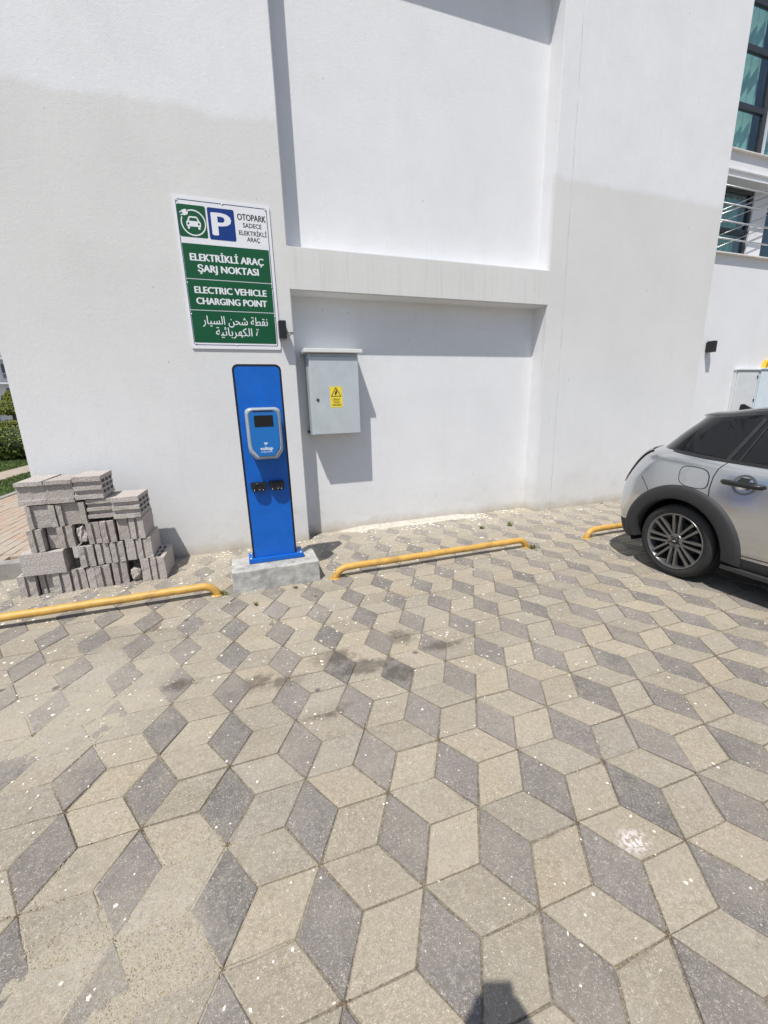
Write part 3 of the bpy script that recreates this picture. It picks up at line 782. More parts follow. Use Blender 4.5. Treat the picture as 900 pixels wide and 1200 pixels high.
for pts, y in ((o1, uy-.085), (o1, uy-.128), ([((a[0]*.6+b[0]*.4), (a[1]*.6+b[1]*.4)) for a, b in zip(o1, o2)], uy-.150), (o2, uy-.154), (o2, uy-.135)):
    loops.append([bm.verts.new((x, y, z)) for x, z in pts])
for a, b in zip(loops, loops[1:]):
    n = len(a)
    for i in range(n): bm.faces.new((a[i], a[(i+1) % n], b[(i+1) % n], b[i])).smooth = True
fin('bezel', bm, SILVERP, un)
bm = bmesh.new(); extrude_poly(bm, unit_outline(.0255), uy-.1575, uy-.12, .003); fin('face_plate', bm, BLUE2, un)
bm = bmesh.new(); extrude_poly(bm, rrect(CX-.070, CX+.070, CZ+.047, CZ+.132, .006, 3), uy-.1595, uy-.1576, .0008); fin('screen', bm, SCREEN, un)
bm = bmesh.new(); extrude_poly(bm, rrect(CX-.075, CX+.075, CZ+.158, CZ+.166, .003, 2), uy-.1590, uy-.1576, 0); fin('indicator_strip', bm, NAVY, un)
text_on('lettering', 'voltup', CX+.002, uy-.1580, CZ-.121, .040, SIGNW, un, .0012, .092)
text_on('lettering', 'charging solutions', CX+.002, uy-.1580, CZ-.144, .013, SIGNW, un, .0003, .086)
bm = bmesh.new()
for pts in ([(-.018, .010), (.018, .010), (.012, -.001), (-.012, -.001)], [(-.012, -.003), (-.004, -.003), (-.010, -.013)], [(.004, -.003), (.012, -.003), (.004, -.012)]):
    bm.faces.new([bm.verts.new((CX+.0+x*.8, uy-.1580, CZ-.082+z*.9)) for x, z in pts])
fin('emblem', bm, SIGNW, un)
# two plug holders below
for hx in (.098, .243):
    h = bpy.data.objects.new('plug_holder', None); COL.objects.link(h); h.parent = cp
    bm = bmesh.new(); extrude_poly(bm, [(hx-.058, .832), (hx-.042, .802), (hx+.046, .802), (hx+.058, .824), (hx+.058, .866), (hx+.052, .874), (hx-.052, .874), (hx-.058, .866)], PYF-.056, PYF-.0045, .005); fin('holder_body', bm, BLACKP, h)
    bm = bmesh.new(); lathe(bm, [(PYF-.0562, .031), (PYF-.063, .031), (PYF-.063, .024), (PYF-.040, .022), (PYF-.040, .0001)], 'y', 20, centre=(hx, 0, .840)); fin('socket_ring', bm, NAVY, h)
    for s in (-1, 1):
        bm = bmesh.new(); lathe(bm, [(PYF-.0563, .0045), (PYF-.0595, .004), (PYF-.0595, .0001)], 'y', 8, centre=(hx+s*.034, 0, .812)); fin('screw', bm, STEEL, h)

# ------------------------------------------------------------------ grey electrical cabinet in the niche
yb_ = D+NL
ec = thing('electrical_cabinet', 'grey metal electrical cabinet with rain hood and yellow warning label in the niche', 'cabinet', (0, 0, 0))
EX0, EX1, EZ0, EZ1, EYF = .742, 1.280, 1.166, 2.000, D-.012
bm = bmesh.new(); box(bm, EX0, EX1, EYF+.028, yb_-.004, EZ0, EZ1, .006, 2); fin('housing', bm, GREYC, ec)
bm = bmesh.new(); box(bm, EX0+.006, EX1-.006, EYF, EYF+.026, EZ0+.006, EZ1-.035, .007, 3); dr = fin('door', bm, GREYC, ec)
bm = bmesh.new(); lathe(bm, [(EYF-.0005, .016), (EYF-.006, .015), (EYF-.009, .009), (EYF-.009, .0001)], 'y', 16, centre=(EX0+.075, 0, 1.535)); fin('lock', bm, DARKF, dr)
bm = bmesh.new(); box(bm, .700, 1.318, D-.045, yb_-.002, 2.0025, 2.040, .004, 2)
fin('rain_hood', bm, HOOD, ec)
bm = bmesh.new(); box(bm, EX0-.022, EX0-.001, yb_-.08, yb_-.003, EZ0+.02, EZ0+.045, .002); fin('bracket', bm, DARKF, ec)
lx0, lx1, lz0, lz1 = .950, 1.082, 1.452, 1.668
wl = flat('warning_label', rrect(lx0, lx1, lz0, lz1, .006, 3), EYF-.0009, YLAB, dr)
lc = (lx0+lx1)/2; yl = EYF-.0015
tri = lambda s: [(lc-.058*s, 1.568-.034*(s-1)), (lc+.058*s, 1.568-.034*(s-1)), (lc, 1.568+.101*s-.034*(s-1))]
def tri2(cz_, r_): return [(lc+r_*math.cos(R(a_)), cz_+r_*math.sin(R(a_))) for a_ in (90, 210, 330)]
ring_flat('warning_triangle', tri2(1.597, .066), tri2(1.597, .052), yl, INK, wl)
flat('lightning_bolt', [(lc+.004, 1.636), (lc-.014, 1.598), (lc-.001, 1.598), (lc-.006, 1.572), (lc+.013, 1.608), (lc+.001, 1.608), (lc+.010, 1.636)], yl, INK, wl)
for s_, z_, wd in (('DİKKAT', 1.537, .080), ('ÖLÜM', 1.509, .064), ('TEHLİKESİ', 1.481, .100)): text_on('lettering', s_, lc, yl, z_, .027, INK, wl, .0006, wd)

# ------------------------------------------------------------------ white utility cabinets behind the car
def util(x0, x1, label, z1, yf, mat):
    t = thing('utility_cabinet', label, 'cabinet', (0, 0, 0), group='white utility cabinets against the set-back wall')
    bm = bmesh.new(); box(bm, x0, x1, yf+.02, RW-.002, 0.0, z1-.03, .004, 2); fin('housing', bm, mat, t)
    bm = bmesh.new(); box(bm, x0+.012, x1-.012, yf, yf+.018, .06, z1-.055, .004, 2); d = fin('door', bm, mat, t)
    bm = bmesh.new(); box(bm, x0-.012, x1+.012, yf-.015, RW-.004, z1-.028, z1, .006, 2); fin('lid', bm, mat, t)
    for z in (z1-.13, z1-.50):
        bm = bmesh.new(); box(bm, x1-.045, x1-.022, yf-.012, yf-.0005, z-.022, z+.022, .003); fin('hinge', bm, DARKF, d)
    return t
util(7.662, 8.185, 'plain white utility cabinet just left of the one with a yellow cover', 1.880, RW-.062, WHITEC)
util(8.205, 8.90, 'pale blue-white utility cabinet with the yellow cover on its lid', 1.892, RW-.075, simple('pale_blue_cabinet_paint', (.60, .68, .74), .45, var=.05, nscale=8))
t = thing('valve_cover', 'yellow rounded cover sitting on the right-hand utility cabinet behind the car', 'cover', (8.53, RW-.045, 1.893))
bm = bmesh.new(); extrude_poly(bm, [(-.235, 0), (.235, 0), (.235, .112), (.215, .125), (-.175, .125), (-.192, .112)], -.022, .040, .004); fin('shell', bm, simple('yellow_plastic', (.75, .45, .03), .4), t)
bm = bmesh.new(); extrude_poly(bm, [(-.215, .004), (-.205, .004), (-.172, .105), (-.180, .108)], -.0245, -.0215); fin('stripe', bm, INK, t)

# ------------------------------------------------------------------ wheel stops
def wheel_stop(x0, x1, y, label):
    t = thing('wheel_stop', label, 'wheel stop', ((x0+x1)/2, y, 0), group='yellow tube wheel stops along the parking bays')
    L = (x1-x0)/2; r_ = .030; zt_ = .085
    pts = []
    for s in (-1, 1):
        arc = [(s*(L-.11+.11*math.sin(R(a_))), 0, zt_-.11+.11*math.cos(R(a_))) for a_ in range(0, 91, 10)] + [(s*L, 0, -.045)]
        pts += arc[::-1] if s < 0 else []
        if s < 0:
            for k in range(1, 12): pts.append((-(L-.11)+(2*L-.22)*k/12, .0015*math.sin(k*1.3), zt_+.0015*math.sin(k*2.1)))
        else: pts += arc
    bm = bmesh.new(); tube(bm, pts, r_, 16, True); fin('tube', bm, YEL, t)
    for s in (-1, 1):
        bm = bmesh.new(); prof = [(.0005, .052), (.004, .050), (.005, .031)]; lathe(bm, prof, 'z', 14, centre=(s*L, 0, 0))
        for v in bm.verts: v.co.x += random.uniform(-.006, .006); v.co.y += random.uniform(-.006, .006)
        fin('foot_ring', bm, YEL, t)
    return t
wheel_stop(-2.34, -.305, 3.345, 'yellow tube wheel stop in front of the stacked grey blocks')
wheel_stop(.655, 2.665, 3.300, 'yellow tube wheel stop between the charging post and the car bay')
wheel_stop(3.430, 5.44, 3.285, 'yellow tube wheel stop running behind the rear of the silver car')

# ------------------------------------------------------------------ stack of hollow blocks
def block_mesh(w_, h, L, ribs, holes=True):
    """end face with ribs at y=0, grooves run along z, hollow cells open at the top; origin: bottom left front corner"""
    out = []; x = 0.0; g = .022
    # ribs: list of (start, end, proud)
    pts = []
    for (a, b, pr) in ribs:
        y = 0.0 if pr else g
        pts += [(a*w_, y), (b*w_, y)]
    prof = []
    for p in pts:
        if not prof or (abs(prof[-1][0]-p[0])+abs(prof[-1][1]-p[1])) > 1e-6: prof.append(p)
    back = [(x_, L-(y_ if y_ else 0)) for x_, y_ in prof][::-1]
    loop = prof + back
    bm = bmesh.new()
    def ring(z): return [bm.verts.new((x_+random.gauss(0, .0010), y_+random.gauss(0, .0009)+(.004*random.random() if random.random() < .12 else 0), z+random.gauss(0, .0012)-(random.uniform(.003, .009) if z == h and random.random() < .12 else 0))) for x_, y_ in loop]
    lv = [ring(z) for z in (0, h*.2, h*.4, h*.6, h*.8, h)]
    n = len(loop)
    for a, b in zip(lv, lv[1:]):
        for i in range(n): bm.faces.new((a[i], a[(i+1) % n], b[(i+1) % n], b[i]))
    bm.faces.new(lv[0][::-1])
    top = bm.faces.new(lv[-1])
    # hollow cells: two rows of slots sunk into the top
    if holes:
        bmesh.ops.delete(bm, geom=[top], context='FACES_ONLY')
        inner = []; nx = 3; ny = 3
        edges = [bm.edges.get((lv[-1][i], lv[-1][(i+1) % n])) for i in range(n)]
        for i in range(nx):
            for j in range(ny):
                xa = w_*(.18+.24*i); xb = xa+w_*.16; ya = L*(.08+.30*j); yb2 = ya+L*.235
                q = [bm.verts.new(p) for p in ((xa, ya, h), (xb, ya, h), (xb, yb2, h), (xa, yb2, h))]
                d_ = [bm.verts.new((v.co.x, v.co.y, h*.25)) for v in q]
                for k in range(4):
                    edges.append(bm.edges.new((q[k], q[(k+1) % 4]))); bm.faces.new((q[k], q[(k+1) % 4], d_[(k+1) % 4], d_[k]))
                bm.faces.new(d_)
        bmesh.ops.triangle_fill(bm, edges=edges, use_beauty=True, use_dissolve=False)
    bmesh.ops.recalc_face_normals(bm, faces=bm.faces[:])
    me = bpy.data.meshes.new('block'); bm.to_mesh(me); bm.free(); me.materials.append(BLOCK)
    return me
NAR = [(0, .40, 1), (.40, .58, 0), (.58, 1, 1)]
WID3 = [(0, .34, 1), (.34, .42, 0), (.42, .62, 1), (.62, .70, 0), (.70, 1, 1)]
WIDE = [(0, .17, 1), (.17, .80, 0), (.80, 1, 1)]
LIPS = [(0, .22, 1), (.22, .42, 0), (.42, .60, 1), (.60, .80, 0), (.80, 1, 1)]
FLAT = [(0, 1, 1)]
YF = 3.895
bg_ = 'hollow blocks stacked against the white wall'
rows = ['bottom row', 'second row', 'third row', 'fourth row', 'top row']
# x0, x1, z0, height, ribs, setback, yaw, laid on side, remark
B = [
 (0, -1.838, -1.722, .0, .183, NAR, .00, .02, 0, 'narrow grooved end'),
 (0, -1.706, -1.612, .0, .178, NAR, .035, -.04, 0, 'pushed back'),
 (0, -1.598, -1.475, .0, .183, NAR, .00, .02, 0, 'two pale ribs'),
 (0, -1.466, -1.366, .0, .186, NAR, .00, .05, 0, 'turned slightly right'),
 (0, -1.356, -1.300, .0, .185, FLAT, .01, .0, 0, 'thin slab end'),
 (0, -1.292, -1.180, .0, .190, NAR, .00, .03, 0, 'grooved end'),
 (0, -1.168, -1.058, .0, .198, NAR, .00, .02, 0, 'beside the dark gap'),
 (0, -.948, -.757, .0, .202, WID3, .00, -.03, 0, 'wide ribbed end'),
 (1, -1.777, -1.482, .186, .182, FLAT, -.012, -.03, 0, 'long plain face'),
 (1, -1.378, -1.272, .198, .182, NAR, .00, .04, 0, 'right of dark gap'),
 (1, -1.262, -1.162, .200, .182, NAR, .012, .02, 0, 'narrow end'),
 (1, -1.150, -1.052, .203, .184, NAR, .00, .04, 0, 'narrow end'),
 (1, -1.036, -.838, .206, .186, WID3, .00, -.03, 0, 'wide ribbed end'),
 (2, -1.692, -1.596, .376, .186, NAR, .00, .0, 0, 'leftmost narrow end'),
 (2, -1.582, -1.502, .376, .182, FLAT, .045, .0, 0, 'set back'),
 (2, -1.494, -1.388, .384, .182, NAR, .00, .02, 0, 'left of broken lump'),
 (2, -1.292, -1.199, .388, .184, NAR, .00, .03, 0, 'right of broken lump'),
 (2, -1.190, -1.087, .390, .186, NAR, .00, .02, 0, 'narrow end'),
 (2, -1.070, -.990, .394, .186, FLAT, .012, .0, 0, 'chipped slim end'),
 (2, -.980, -.872, .396, .186, NAR, -.008, -.03, 0, 'rightmost narrow end'),
 (3, -1.670, -1.476, .566, .186, WIDE, .00, .0, 0, 'wide recessed end'),
 (3, -1.466, -1.272, .570, .184, WIDE, .00, .02, 0, 'wide recessed end'),
 (3, -1.262, -1.080, .606, .160, LIPS, .004, .02, 1, 'lying on side'),
 (3, -1.076, -.874, .588, .180, LIPS, -.004, -.02, 1, 'lying on side'),
 (4, -1.703, -1.516, .762, .184, WIDE, .00, .0, 1, 'wide recess'),
 (4, -1.512, -1.326, .762, .184, WIDE, .004, .01, 1, 'wide recess'),
 (4, -1.322, -1.124, .774, .186, LIPS, .00, -.01, 1, 'open cells facing right'),
]
ordn = ['first', 'second', 'third', 'fourth', 'fifth', 'sixth', 'seventh', 'eighth', 'ninth']
cnt = {}
for (rw, x0, x1, z0, h, ribs, sb, yw, side, rem) in B:
    k = cnt.get(rw, 0); cnt[rw] = k+1
    long_ = rw == 1 and k == 0
    L = .20 if long_ else .39
    wd = x1-x0
    if side:   # cells and grooves turned: block lies on its side, cells open to the right
        me = block_mesh(h, wd, L, ribs)
        # local x (across ribs) -> up, local z (groove direction) -> right (+x)
        me.transform(Matrix(((0, 0, 1, 0), (0, 1, 0, 0), (-1, 0, 0, h), (0, 0, 0, 1))))
    else:
        me = block_mesh(wd, h, L, ribs, holes=not long_)
    cen = Vector((wd/2, 0, 0)); me.transform(Matrix.Translation(-cen))
    o = link('hollow_block', me); o.location = ((x0+x1)/2, YF+sb, z0+.001); o.rotation_euler = (random.gauss(0, .010), random.gauss(0, .008), yw+random.gauss(0, .025)); o.location.y += random.uniform(-.006, .016)
    tag(o, 'grey block, %s from left in %s of stack, %s' % (ordn[k], rows[rw], rem), 'block', bg_)
# broken lumps
def lump(x, y, z, s, label, sq=(1, 1, 1)):
    bm = bmesh.new(); bmesh.ops.create_icosphere(bm, subdivisions=3, radius=1)
    for v in bm.verts:
        d_ = 1+.34*mnoise.noise(v.co*1.7+Vector((x*9, z*7, 1)))+.14*mnoise.noise(v.co*5); c_ = v.co
        m_ = max(abs(c_.x), abs(c_.y), abs(c_.z)); c_ = c_*(.55+.45/m_)
        v.co = Vector((c_.x*s*sq[0]*d_, c_.y*s*sq[1]*d_, c_.z*s*sq[2]*d_))
    o = fin('broken_block', bm, BLOCK); o.location = (x, y, z); return tag(o, label, 'block fragment', 'broken pieces in the block stack')
lump(-1.003, YF+.09, .062, .048, 'pale broken block lump in the dark gap of the bottom row', (1, 1.5, 1.2))
lump(-1.343, YF+.09, .470, .042, 'small broken lump wedged in the third row of the block stack', (.9, 1.6, 1.9))

# ------------------------------------------------------------------ left edge: kerb, brick path, lawn, hedge, far house
kerb = boxo('kerb', (-14, XLC-.004, 4.440, 4.560, -.05, .158), KERBM, None, bev=.008, seg=2); tag(kerb, kind='structure')
path = boxo('brick_path', (-3.84, XLC-.006, 4.563, 15.5, -.05, .120), SAND); tag(path, kind='structure')
bm = bmesh.new(); box(bm, -.0965, .0965, -.0465, .0465, 0, .038, .003); bmesh.ops.recalc_face_normals(bm, faces=bm.faces[:])
bme = bpy.data.meshes.new('brick'); bm.to_mesh(bme); bm.free(); bme.materials.append(BRICK)
bfar = bmesh.new()
nb = 0
for i in range(20):
    for j in range(54):
        x = XLC-.06-.1*i; y = 4.67+.2*j+(.1 if i % 2 else 0)
        if x < -3.80: continue
        pxy = to_pixel((x, y, .14)); vis = pxy and -8 < pxy[0] < 60 and 540 < pxy[1] < 690
        if vis and y < 9.5:
            o = bpy.data.objects.new('brick', bme); COL.objects.link(o); o.parent = path; nb += 1
            o.location = (x, y, .1185+random.gauss(0, .0015)); o.rotation_euler = (0, 0, math.pi/2+random.gauss(0, .012))
        else: box(bfar, x-.0465, x+.0465, y-.0965, y+.0965, .12, .157)
o = fin('far_brick', bfar, BRICK, path); o['kind'] = 'stuff'
ks = boxo('edging_kerb', (-3.95, -3.845, 4.563, 15.5, -.05, .165), KERBM, None, bev=.008); tag(ks, kind='structure')
foot = boxo('garden_path', (-5.75, -5.02, 4.563, 24, -.05, .150), simple('path_sand', (.36, .30, .24), .95, var=.2, nscale=9, world=True)); tag(foot, kind='structure')
for nm, a, b in (('lawn', -5.018, -3.952), ('lawn', -40, -5.752)):
    bm = bmesh.new(); grid_sheet(bm, a, b, 4.563, 26 if b < -5.7 else 24, .5, lambda x, y: .128+.012*mnoise.noise(Vector((x, y, 3)))); tag(fin(nm, bm, LAWN, fixn=False), kind='structure')
vs_, fs = [], []
for _ in range(16000):
    y = random.uniform(6.5, 17.5); x = -random.uniform(.345, .50)*y
    if -5.76 < x < -5.01 or x > -3.96: continue
    h = random.uniform(.03, .075); a_ = random.random()*6.28; w_ = .006*(1+y/10); n = len(vs_)
    cx_, sx_ = math.cos(a_)*w_, math.sin(a_)*w_; lx, ly = random.gauss(0, .02), random.gauss(0, .02)
    vs_ += [(x-cx_, y-sx_, .12), (x+cx_, y+sx_, .12), (x+lx, y+ly, .13+h)]; fs.append((n, n+1, n+2))
me = bpy.data.meshes.new('grass'); me.from_pydata(vs_, [], fs); tag(link('grass', me, GRASSM), kind='stuff')

def leaves(name, mat, parent, sampler, n, size):
    vs_, fs = [], []
    for _ in range(n):
        p, nr = sampler(); nr = (nr+Vector((random.gauss(0, .55), random.gauss(0, .55), random.gauss(0, .55)))).normalized()
        u = nr.orthogonal().normalized(); a_ = random.random()*6.28; u = u*math.cos(a_)+nr.cross(u)*math.sin(a_); v = nr.cross(u)
        s = size*random.uniform(.6, 1.4); k = len(vs_); p = Vector(p)
        vs_ += [p-u*s, p+v*s*.45, p+u*s, p-v*s*.45]; fs.append((k, k+1, k+2, k+3))
    me = bpy.data.meshes.new(name); me.from_pydata(vs_, [], fs); return link(name, me, mat, parent)
def blob_core(bm, c, r3, k=.9, seed=0):
    g = bmesh.ops.create_icosphere(bm, subdivisions=3, radius=1)
    for v in g['verts']:
        d_ = k*(1+.1*mnoise.noise(v.co*2.5+Vector((seed, 0, 0)))); v.co = Vector((c[0]+v.co.x*r3[0]*d_, c[1]+v.co.y*r3[1]*d_, c[2]+v.co.z*r3[2]*d_))
def ell_sampler(ells):
    def f():
        c, r3, sq = random.choice(ells)
        while True:
            d_ = Vector((random.gauss(0, 1), random.gauss(0, 1), random.gauss(0, 1))).normalized()
            if d_.z > -.75: break
        e_ = Vector([math.copysign(abs(q)**sq, q) for q in d_])
        k = random.uniform(.86, 1.05)*(1+.09*mnoise.noise(d_*3+Vector(c)))
        return (c[0]+e_.x*r3[0]*k, c[1]+e_.y*r3[1]*k, c[2]+e_.z*r3[2]*k), d_
    return f
def bush(name, label, cat, ells, n, size, mat, loc, trunk=None, group=None):
    t = thing(name, label, cat, loc, group=group)
    leaves('foliage', mat, t, ell_sampler(ells), n, size)
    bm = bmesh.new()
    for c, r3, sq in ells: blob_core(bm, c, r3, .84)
    fin('inner_core', bm, CORE, t, smooth=True)  # solid core inside the leaves, coloured darker than they are
    if trunk:
        bm = bmesh.new(); tube(bm, trunk, [.06, .05, .04][:len(trunk)], 8); fin('trunk', bm, BARK, t)
    return t
hz = [((-1.0, 0, .54), (1.3, .75, .56), .7), ((.6, .1, .54), (1.1, .75, .56), .7)]
bush('hedge', 'low clipped dark green hedge at the far end of the lawn', 'hedge', hz, 9000, .045, LEAF, (-7.3, 16.6, .10))
bush('topiary_cone', 'taller cone-shaped yellow green topiary rising behind the low hedge', 'topiary', [((0, 0, 1.62), (.44, .44, .20), .9), ((0, 0, 1.78), (.34, .34, .26), 1.0), ((0, 0, 1.98), (.22, .22, .26), 1.0), ((0, 0, 2.14), (.10, .10, .16), 1.0), ((.10, -.05, 1.14), (.50, .5, .17), .9)], 7000, .032, LEAFY, (-7.50, 18.4, .10), [(0, 0, 0), (0, 0, .9), (0, 0, 1.8)])
bush('round_shrub', 'round clipped shrub half hidden at the left of the cone topiary', 'shrub', [((0, 0, .92), (.75, .7, .38), .9)], 3500, .04, LEAFY, (-8.75, 18.9, .10), [(0, 0, 0), (0, 0, .6)])
# far apartment house
fb = thing('apartment_house', 'pale apartment house with balconies seen far off past the wall corner', 'building', (-25.5, 60, 0))
FW = simple('far_house_wall', (.62, .63, .66), .8, var=.08, nscale=.6); FG = simple('far_house_grey', (.30, .31, .33), .8, var=.1, nscale=.6)
FWIN = simple('far_window', (.05, .07, .09), .15, var=.2, nscale=1)
boxo('wall', (-5, 5, 0, 9, 0, 8.0), FW, fb); boxo('roof', (-5.4, 5.4, -.5, 9.4, 8.001, 8.3), FG, fb)
bm = bmesh.new(); v = [bm.verts.new(p) for p in ((-5.4, -.5, 8.301), (5.4, -.5, 8.301), (5.4, 9.4, 8.301), (-5.4, 9.4, 8.301), (-3, 4, 10.2), (3, 4, 10.2))]
for f in ((0, 1, 5, 4), (1, 2, 5), (2, 3, 4, 5), (3, 0, 4)): bm.faces.new([v[i] for i in f])
fin('roof', bm, FG, fb)
for k in range(3):
    for q in range(4):
        xx = -3.9+2.4*q
        f_ = boxo('window', (xx, xx+1.3, -.04, -.001, .6+2.6*k, 2.3+2.6*k), PALEF, fb); boxo('pane', (xx+.08, xx+1.22, -.06, -.041, .68+2.6*k, 2.22+2.6*k), FWIN, f_)
    boxo('balcony', (-1.9, 4.9, -1.3, -.062, 2.62+2.6*k, 2.78+2.6*k), FW, fb)
    bm = bmesh.new()
    box(bm, -1.9, 4.9, -1.3, -1.26, 3.70+2.6*k, 3.76+2.6*k)
    for q in range(46): box(bm, -1.88+.148*q, -1.85+.148*q, -1.29, -1.27, 2.781+2.6*k, 3.699+2.6*k)
    fin('balcony_railing', bm, FG, fb)

# ------------------------------------------------------------------ weeds
def weed(x, y, s, label):
    o = thing('weed', label, 'weed', (x, y, 0), group='small weeds in the paving joints')
    vs_, fs = [], []
    s *= .72
    for _ in range(30):
        a_ = random.random()*6.28; tl = random.uniform(.2, 1.1); L = s*random.uniform(.5, 1.2); w_ = L*.10; k = len(vs_)
        d_ = Vector((math.cos(a_)*math.sin(tl), math.sin(a_)*math.sin(tl), math.cos(tl))); sd_ = Vector((-math.sin(a_), math.cos(a_), 0))*w_
        b = Vector((random.gauss(0, s*.22), random.gauss(0, s*.22), 0)); m_ = b+d_*L*.55; t_ = b+d_*L-Vector((0, 0, L*.18*tl))
        vs_ += [b-sd_*.4, b+sd_*.4, m_+sd_, m_-sd_, t_]; fs += [(k, k+1, k+2, k+3), (k+3, k+2, k+4)]
    me = bpy.data.meshes.new('leaves'); me.from_pydata([tuple(v) for v in vs_], [], fs); link('leaves', me, WEED, o)
for a in ((-.255, 3.33, .07, 'weed at the right end of the stop by the blocks'), (.73, 3.29, .055, 'weed at the left end of the middle wheel stop'),
          (2.70, 3.24, .085, 'weed tuft at the right end of the middle wheel stop'), (2.62, 4.05, .075, 'left one of two weeds near the foot of the niche'),
          (2.98, 4.02, .085, 'right one of two weeds near the foot of the niche'), (.30, 3.22, .045, 'tiny weed in a joint in front of the concrete footing'), (-.02, 3.02, .05, 'weed in the joint left below the concrete footing')):
    weed(*a)

# ------------------------------------------------------------------ silver car
def lerp(a, b, t): return a+(b-a)*t
def pw(pts, u):
    if u <= pts[0][0]: return pts[0][1]
    for (a, va), (b, vb) in zip(pts, pts[1:]):
        if u <= b:
            t = (u-a)/(b-a); t = t*t*(3-2*t)*.5+t*.5; return va+(vb-va)*t
    return pts[-1][1]
CXC, CY0 = 4.115, 2.245
car = thing('parked_car', 'silver three-door hatchback with black roof parked tail to the wall', 'car', (CXC, CY0, 0), math.pi)   # local +y is the nose (world -y), local +x is world -x
PAINT = NT('silver_paint'); _t = PAINT
_v = _t.noise(_t.pos(False), 900, 2); _t.col(_t.mix(_t.ramp(_v, .3, .7), (.56, .58, .605), (.64, .66, .685)))
_p = _t.pos(False); _dz = _t.math('MULTIPLY', _t.ramp(_t.sep(_p)[2], .55, .28), _t.ramp(_t.noise(_p, 14, 5, .7), .35, .7))
_base = _t.b.inputs['Base Color'].links[0].from_socket; _t.col(_t.mix(_t.math('MULTIPLY', _dz, .5), _base, (.36, .33, .28)))
_t.b.inputs['Metallic'].default_value = .92; _t.b.inputs['Roughness'].default_value = .19; _t.b.inputs['Coat Weight'].default_value = 1.0; _t.b.inputs['Coat Roughness'].default_value = .02
PAINT = _t.m
ROOFM = simple('black_roof_paint', (.018, .019, .021), .22, var=.05, coat=.8)
GLAS = simple('tinted_car_glass', (.008, .009, .012), .03, var=.05, spec=.45)
TRIM = simple('grey_cladding', (.026, .027, .030), .66, var=.12, nscale=30, bump=.25, bscale=500)
TYRE = simple('tyre_rubber', (.018, .018, .020), .78, var=.2, nscale=24, bump=.3, bscale=160, dirt=((.07, .066, .06), .3))
RIMM = simple('grey_alloy', (.20, .20, .205), .28, metal=.75, var=.08)
DARKI = simple('dark_cavity', (.008, .008, .009), .9, var=.2)
PILL = simple('window_trim', (.030, .031, .034), .35, var=.08)
ZB = [(-.9, 1.045), (-.2, 1.028), (.5, .967), (1.3, .935), (2.1, .925), (2.7, .85), (3.2, .70)]
ZR = [(-.9, 1.20), (-.45, 1.282), (0, 1.338), (.4, 1.378), (.95, 1.408), (1.35, 1.395), (1.62, 1.345), (2.2, 1.02), (2.45, .985), (2.9, .90), (3.15, .78)]
# rows: (z function, half width, rear end u, rear rounding length, front end, front rounding)
def zfix(z): return lambda u: z
ROWS = [
 (zfix(.185), .74, -.64, .25, 3.02, .5), (zfix(.23), .815, -.67, .26, 3.08, .5), (zfix(.32), .842, -.70, .27, 3.12, .5), (zfix(.46), .856, -.725, .28, 3.14, .55),
 (zfix(.60), .862, -.725, .29, 3.14, .55), (zfix(.74), .860, -.70, .30, 3.12, .6), (lambda u: lerp(.74, pw(ZB, u), .55), .850, -.67, .40, 3.08, .65, 2.2),
 (lambda u: lerp(.74, pw(ZB, u), .86), .826, -.62, .45, 3.02, .7, 2.1), (lambda u: pw(ZB, u), .780, -.55, .50, 2.95, .8, 1.9),
 (lambda u: lerp(pw(ZB, u), pw(ZR, u), .45), .722, -.44, .45, 2.92, .8, 1.8), (lambda u: lerp(pw(ZB, u), pw(ZR, u), .84), .660, -.33, .45, 2.90, .8, 1.7),
 (lambda u: lerp(pw(ZB, u), pw(ZR, u), .935), .615, -.345, .42, 2.88, .8, 1.7), (lambda u: lerp(pw(ZB, u), pw(ZR, u), .98), .50, -.35, .38, 2.86, .8, 1.7),
 (lambda u: lerp(pw(ZB, u), pw(ZR, u), .995), .27, -.35, .36, 2.84, .8, 1.7), (lambda u: pw(ZR, u), 0.0, -.35, .36, 2.83, .8, 1.7)]
N1, N2, N3 = 12, 120, 12
def row_pts(row):
    zf, hw, ur, lr, uf, lf = row[:6]; out = []; pe_ = row[6] if len(row) > 6 else 2.3
    hwf = lambda u: hw if hw > .79 or hw == 0 else lerp(hw, max(hw, hw*.5+.36), sstep(1.5, 2.3, u))
    for i in range(N1):
        t = math.cos(i/N1*math.pi/2); u = ur+lr-lr*t; out.append((u, (hwf(u))*(max(0, 1-t**pe_))**(1/pe_), zf(u)))
    for i in range(N2+1):
        u = lerp(ur+lr, uf-lf, i/N2); out.append((u, hwf(u), zf(u)))
    for i in range(1, N3+1):
        t = math.sin(i/N3*math.pi/2); u = uf-lf+lf*t; out.append((u, hwf(u)*(max(0, 1-t**2.3))**(1/2.3), zf(u)))
    return out
base_rows = [row_pts(r_) for r_ in ROWS]
def catmull(p0, p1, p2, p3, t):
    return tuple(.5*((2*b)+(-a+c)*t+(2*a-5*b+4*c-d)*t*t+(-a+3*b-3*c+d)*t**3) for a, b, c, d in zip(p0, p1, p2, p3))
SUB = 4; grid = []
segs = len(base_rows)-1
for s in range(segs):
    for k in range(SUB):
        t = k/SUB; rowp = []
        i0, i1, i2, i3 = max(0, s-1), s, s+1, min(segs, s+2)
        if s == 7: i3 = s+1
        if s == 8: i0 = s
        for c_ in range(len(base_rows[0])): rowp.append(catmull(base_rows[i0][c_], base_rows[i1][c_], base_rows[i2][c_], base_rows[i3][c_], t))
        grid.append(rowp)
grid.append(base_rows[-1])
BELT, GTOP = 8*SUB, 10*SUB
WB = 2.495; HZ_, WR = .302, .305
